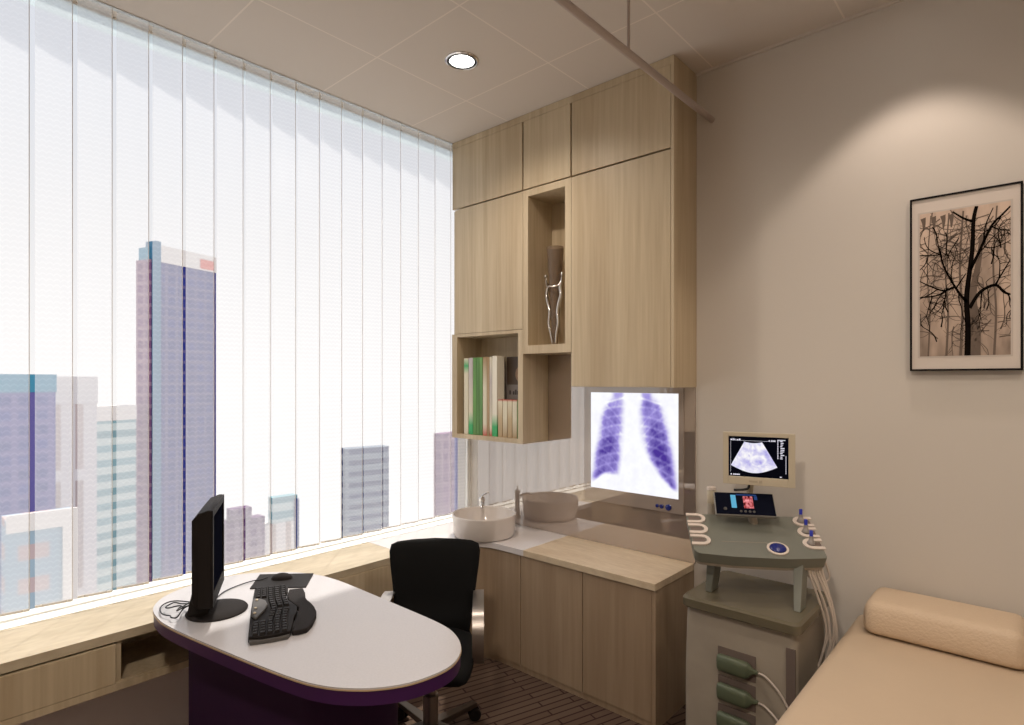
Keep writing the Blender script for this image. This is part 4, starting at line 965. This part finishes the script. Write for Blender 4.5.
# ---------------------------------------------------------------- the city outside
fac = {
 'teal': facade('facade_teal_violet', (.03, .05, .30), (.13, .11, .33), 4, 4, .8),
 'cream': facade('facade_cream', (.62, .50, .46), (.80, .74, .70), 6, 40, 2.0),
 'pale': facade('facade_pale_bands', (.26, .42, .46), (.58, .66, .64), 200, 6, 1.6),
 'tower': facade('facade_blue_violet', (.02, .035, .25), (.13, .11, .26), 5, 5, .7),
 'tower2': facade('facade_plum', (.20, .07, .20), (.34, .20, .28), 5, 5, .9),
 'pink': facade('facade_rose', (.55, .42, .42), (.34, .44, .52), 9, 7, 2.0),
 'mauve': facade('facade_mauve', (.13, .06, .16), (.24, .17, .24), 4, 4, .8),
 'stripe': facade('facade_slate_bands', (.02, .04, .15), (.20, .24, .30), 300, 4.6, 1.3),
}
roofm = plain('pale_roof', (.80, .74, .70), .8); tealm = plain('teal_glass', (.02, .24, .38), .4); redm = plain('red_sign', (.72, .16, .12), .6)
def building(name, label, a, b, top, depth, m, rz_off=0, base=-150):
    """a, b = world xy of the two visible front corners (left, right)"""
    A = Vector(a); B = Vector(b); w = (B-A).length; ang = math.atan2(B.y-A.y, B.x-A.x)
    r = empty(name, label, 'building', (A.x, A.y, base), ang)
    bm = bmesh.new(); box(bm, 0, w, 0, depth, 0, top-base); obj('facade', bm, m, r, local=True)
    return r, w, top-base
def bpart(r, name, d, m):
    bm = bmesh.new(); box(bm, *d); return obj(name, bm, m, r, local=True)
b1, w, h = building('office_building', 'teal-topped violet office block at the far left beyond the blind', (-202.8, 19.1), (-205.0, 36.0), 2.9, 14, fac['teal']); bpart(b1, 'glass_crown', (-.2, w+.2, -.2, 14, h-4.6, h+.3), tealm)
b2, w, h = building('office_building', 'cream stepped building between the teal block and the tall tower', (-240, 39.4), (-237.4, 52.9), 2.6, 5, fac['cream']); bpart(b2, 'roof_block', (-.4, w+.3, -.4, 5.2, h-9, h+.2), roofm)
b3, w, h = building('office_building', 'pale green-grey building with horizontal bands left of the tall tower', (-284.4, 53.2), (-290.3, 78.9), -9.3, 6, fac['pale']); bpart(b3, 'parapet', (-.4, w, -.4, 6.2, h-6, h+.1), roofm)
b4, w, h = building('skyscraper', 'tallest blue-violet tower with a cream roof band beyond the blind', (-291.7, 87.0), (-301.8, 116.4), 54.5, 12, fac['tower'])
bpart(b4, 'side_wing', (-1.2, 0, 2, 11.5, 0, h+1.0), fac['tower2']); bpart(b4, 'corner_glass', (-.6, 2.0, -.5, 6, 0, h+9.0), plain('teal_fin', (.02, .16, .30), .4)); bpart(b4, 'wing_top', (-1.0, 4, 3, 10, h+1.0, h+6.5), tealm)
bpart(b4, 'roof_band', (2.0, w, -.3, 12, h+.02, h+7.6), roofm)
bpart(b4, 'rooftop_sign', (w-9, w-1.5, -.6, -.31, h+.8, h+5.2), redm)
b5, w, h = building('low_building', 'low rose and grey building with a pale frame at bottom left beyond the blind', (-157.5, 19.5), (-157.2, 31.4), -27.5, 8, fac['pink'])
bm = bmesh.new(); box(bm, 0, w, -.6, -.02, h-2.5, h+1.2); box(bm, w-2.6, w, -.6, -.02, 0, h-2.5); obj('pale_frame', bm, roofm, b5, local=True)
b6, w, h = building('apartment_block', 'stepped mauve block low on the skyline right of the tall tower', (-205.5, 82.0), (-205.4, 95.9), -47.0, 5, fac['mauve'])
bpart(b6, 'upper_storeys', (2.5, w-4.5, .4, 4.6, h, h+4), fac['mauve'])
b7, w, h = building('apartment_block', 'small cream and teal block right behind the stepped mauve block', (-219.7, 102.8), (-219.1, 115.8), -54, 5, fac['cream']); bpart(b7, 'glass_top', (3.0, w-.2, .3, 4.6, h, h+10), fac['pale']); bpart(b7, 'edge_fin', (w-1.6, w+.3, -.3, 7, 0, h+8.5), plain('navy_fin', (.03, .05, .2), .4))
b8, w, h = building('office_building', 'slate office block with horizontal bands, midway along the window', (-211.4, 132.6), (-207.6, 151.1), -26.7, 6, fac['stripe'])
b9, w, h = building('office_building', 'mauve building at the right end of the window', (-197.3, 172.2), (-198.6, 183.9), -22.3, 5, fac['tower2'])
b10, w, h = building('office_building', 'teal glass building seen beneath the book niche', (-159.9, 152.0), (-162.0, 165.0), 1.7, 6, fac['teal'])

# ---------------------------------------------------------------- light
wd = bpy.data.worlds.new('sky'); S.world = wd; wd.use_nodes = True; nt = wd.node_tree; nt.nodes.clear()
o_ = N(nt, 'OutputWorld'); bgd = N(nt, 'Background'); tcx = N(nt, 'TexCoord'); spx = N(nt, 'SeparateXYZ')
nt.links.new(tcx.outputs['Generated'], spx.inputs[0]); rp = N(nt, 'ValToRGB'); nt.links.new(spx.outputs['Z'], rp.inputs[0])
rp.color_ramp.elements[0].position = 0; rp.color_ramp.elements[0].color = (1.16, 1.14, 1.13, 1); rp.color_ramp.elements[1].position = .6; rp.color_ramp.elements[1].color = (.80, .86, .98, 1)
e_ = rp.color_ramp.elements.new(.22); e_.color = (1.0, 1.0, 1.02, 1)
nt.links.new(rp.outputs[0], bgd.inputs[0]); bgd.inputs[1].default_value = .72; nt.links.new(bgd.outputs[0], o_.inputs[0])
sl = bpy.data.lights.new('sun', 'SUN'); sl.energy = 4.2; sl.angle = math.radians(1.5); sl.color = (1, .95, .86)
so = bpy.data.objects.new('sun', sl); C.objects.link(so); so.location = (-6, 0, 8)
dv = Vector((.42, -.42, -1.1)).normalized(); so.rotation_euler = dv.to_track_quat('-Z', 'Y').to_euler()

# ---------------------------------------------------------------- camera
cam = bpy.data.cameras.new('camera'); co = bpy.data.objects.new('camera', cam); C.objects.link(co)
co.location = (0, 0, 1.561); co.rotation_euler = (PI/2, 0, math.radians(42.052))
cam.sensor_fit = 'HORIZONTAL'; cam.sensor_width = 36; cam.lens = 36*584.5139/1024
cam.shift_y = (380.2758-362.5)/1024
cam.clip_start = .02; cam.clip_end = 2000
S.camera = co
S.view_settings.view_transform = 'Standard'; S.view_settings.look = 'None'; S.view_settings.gamma = 1; S.view_settings.use_curve_mapping = False
S.view_settings.exposure = .3
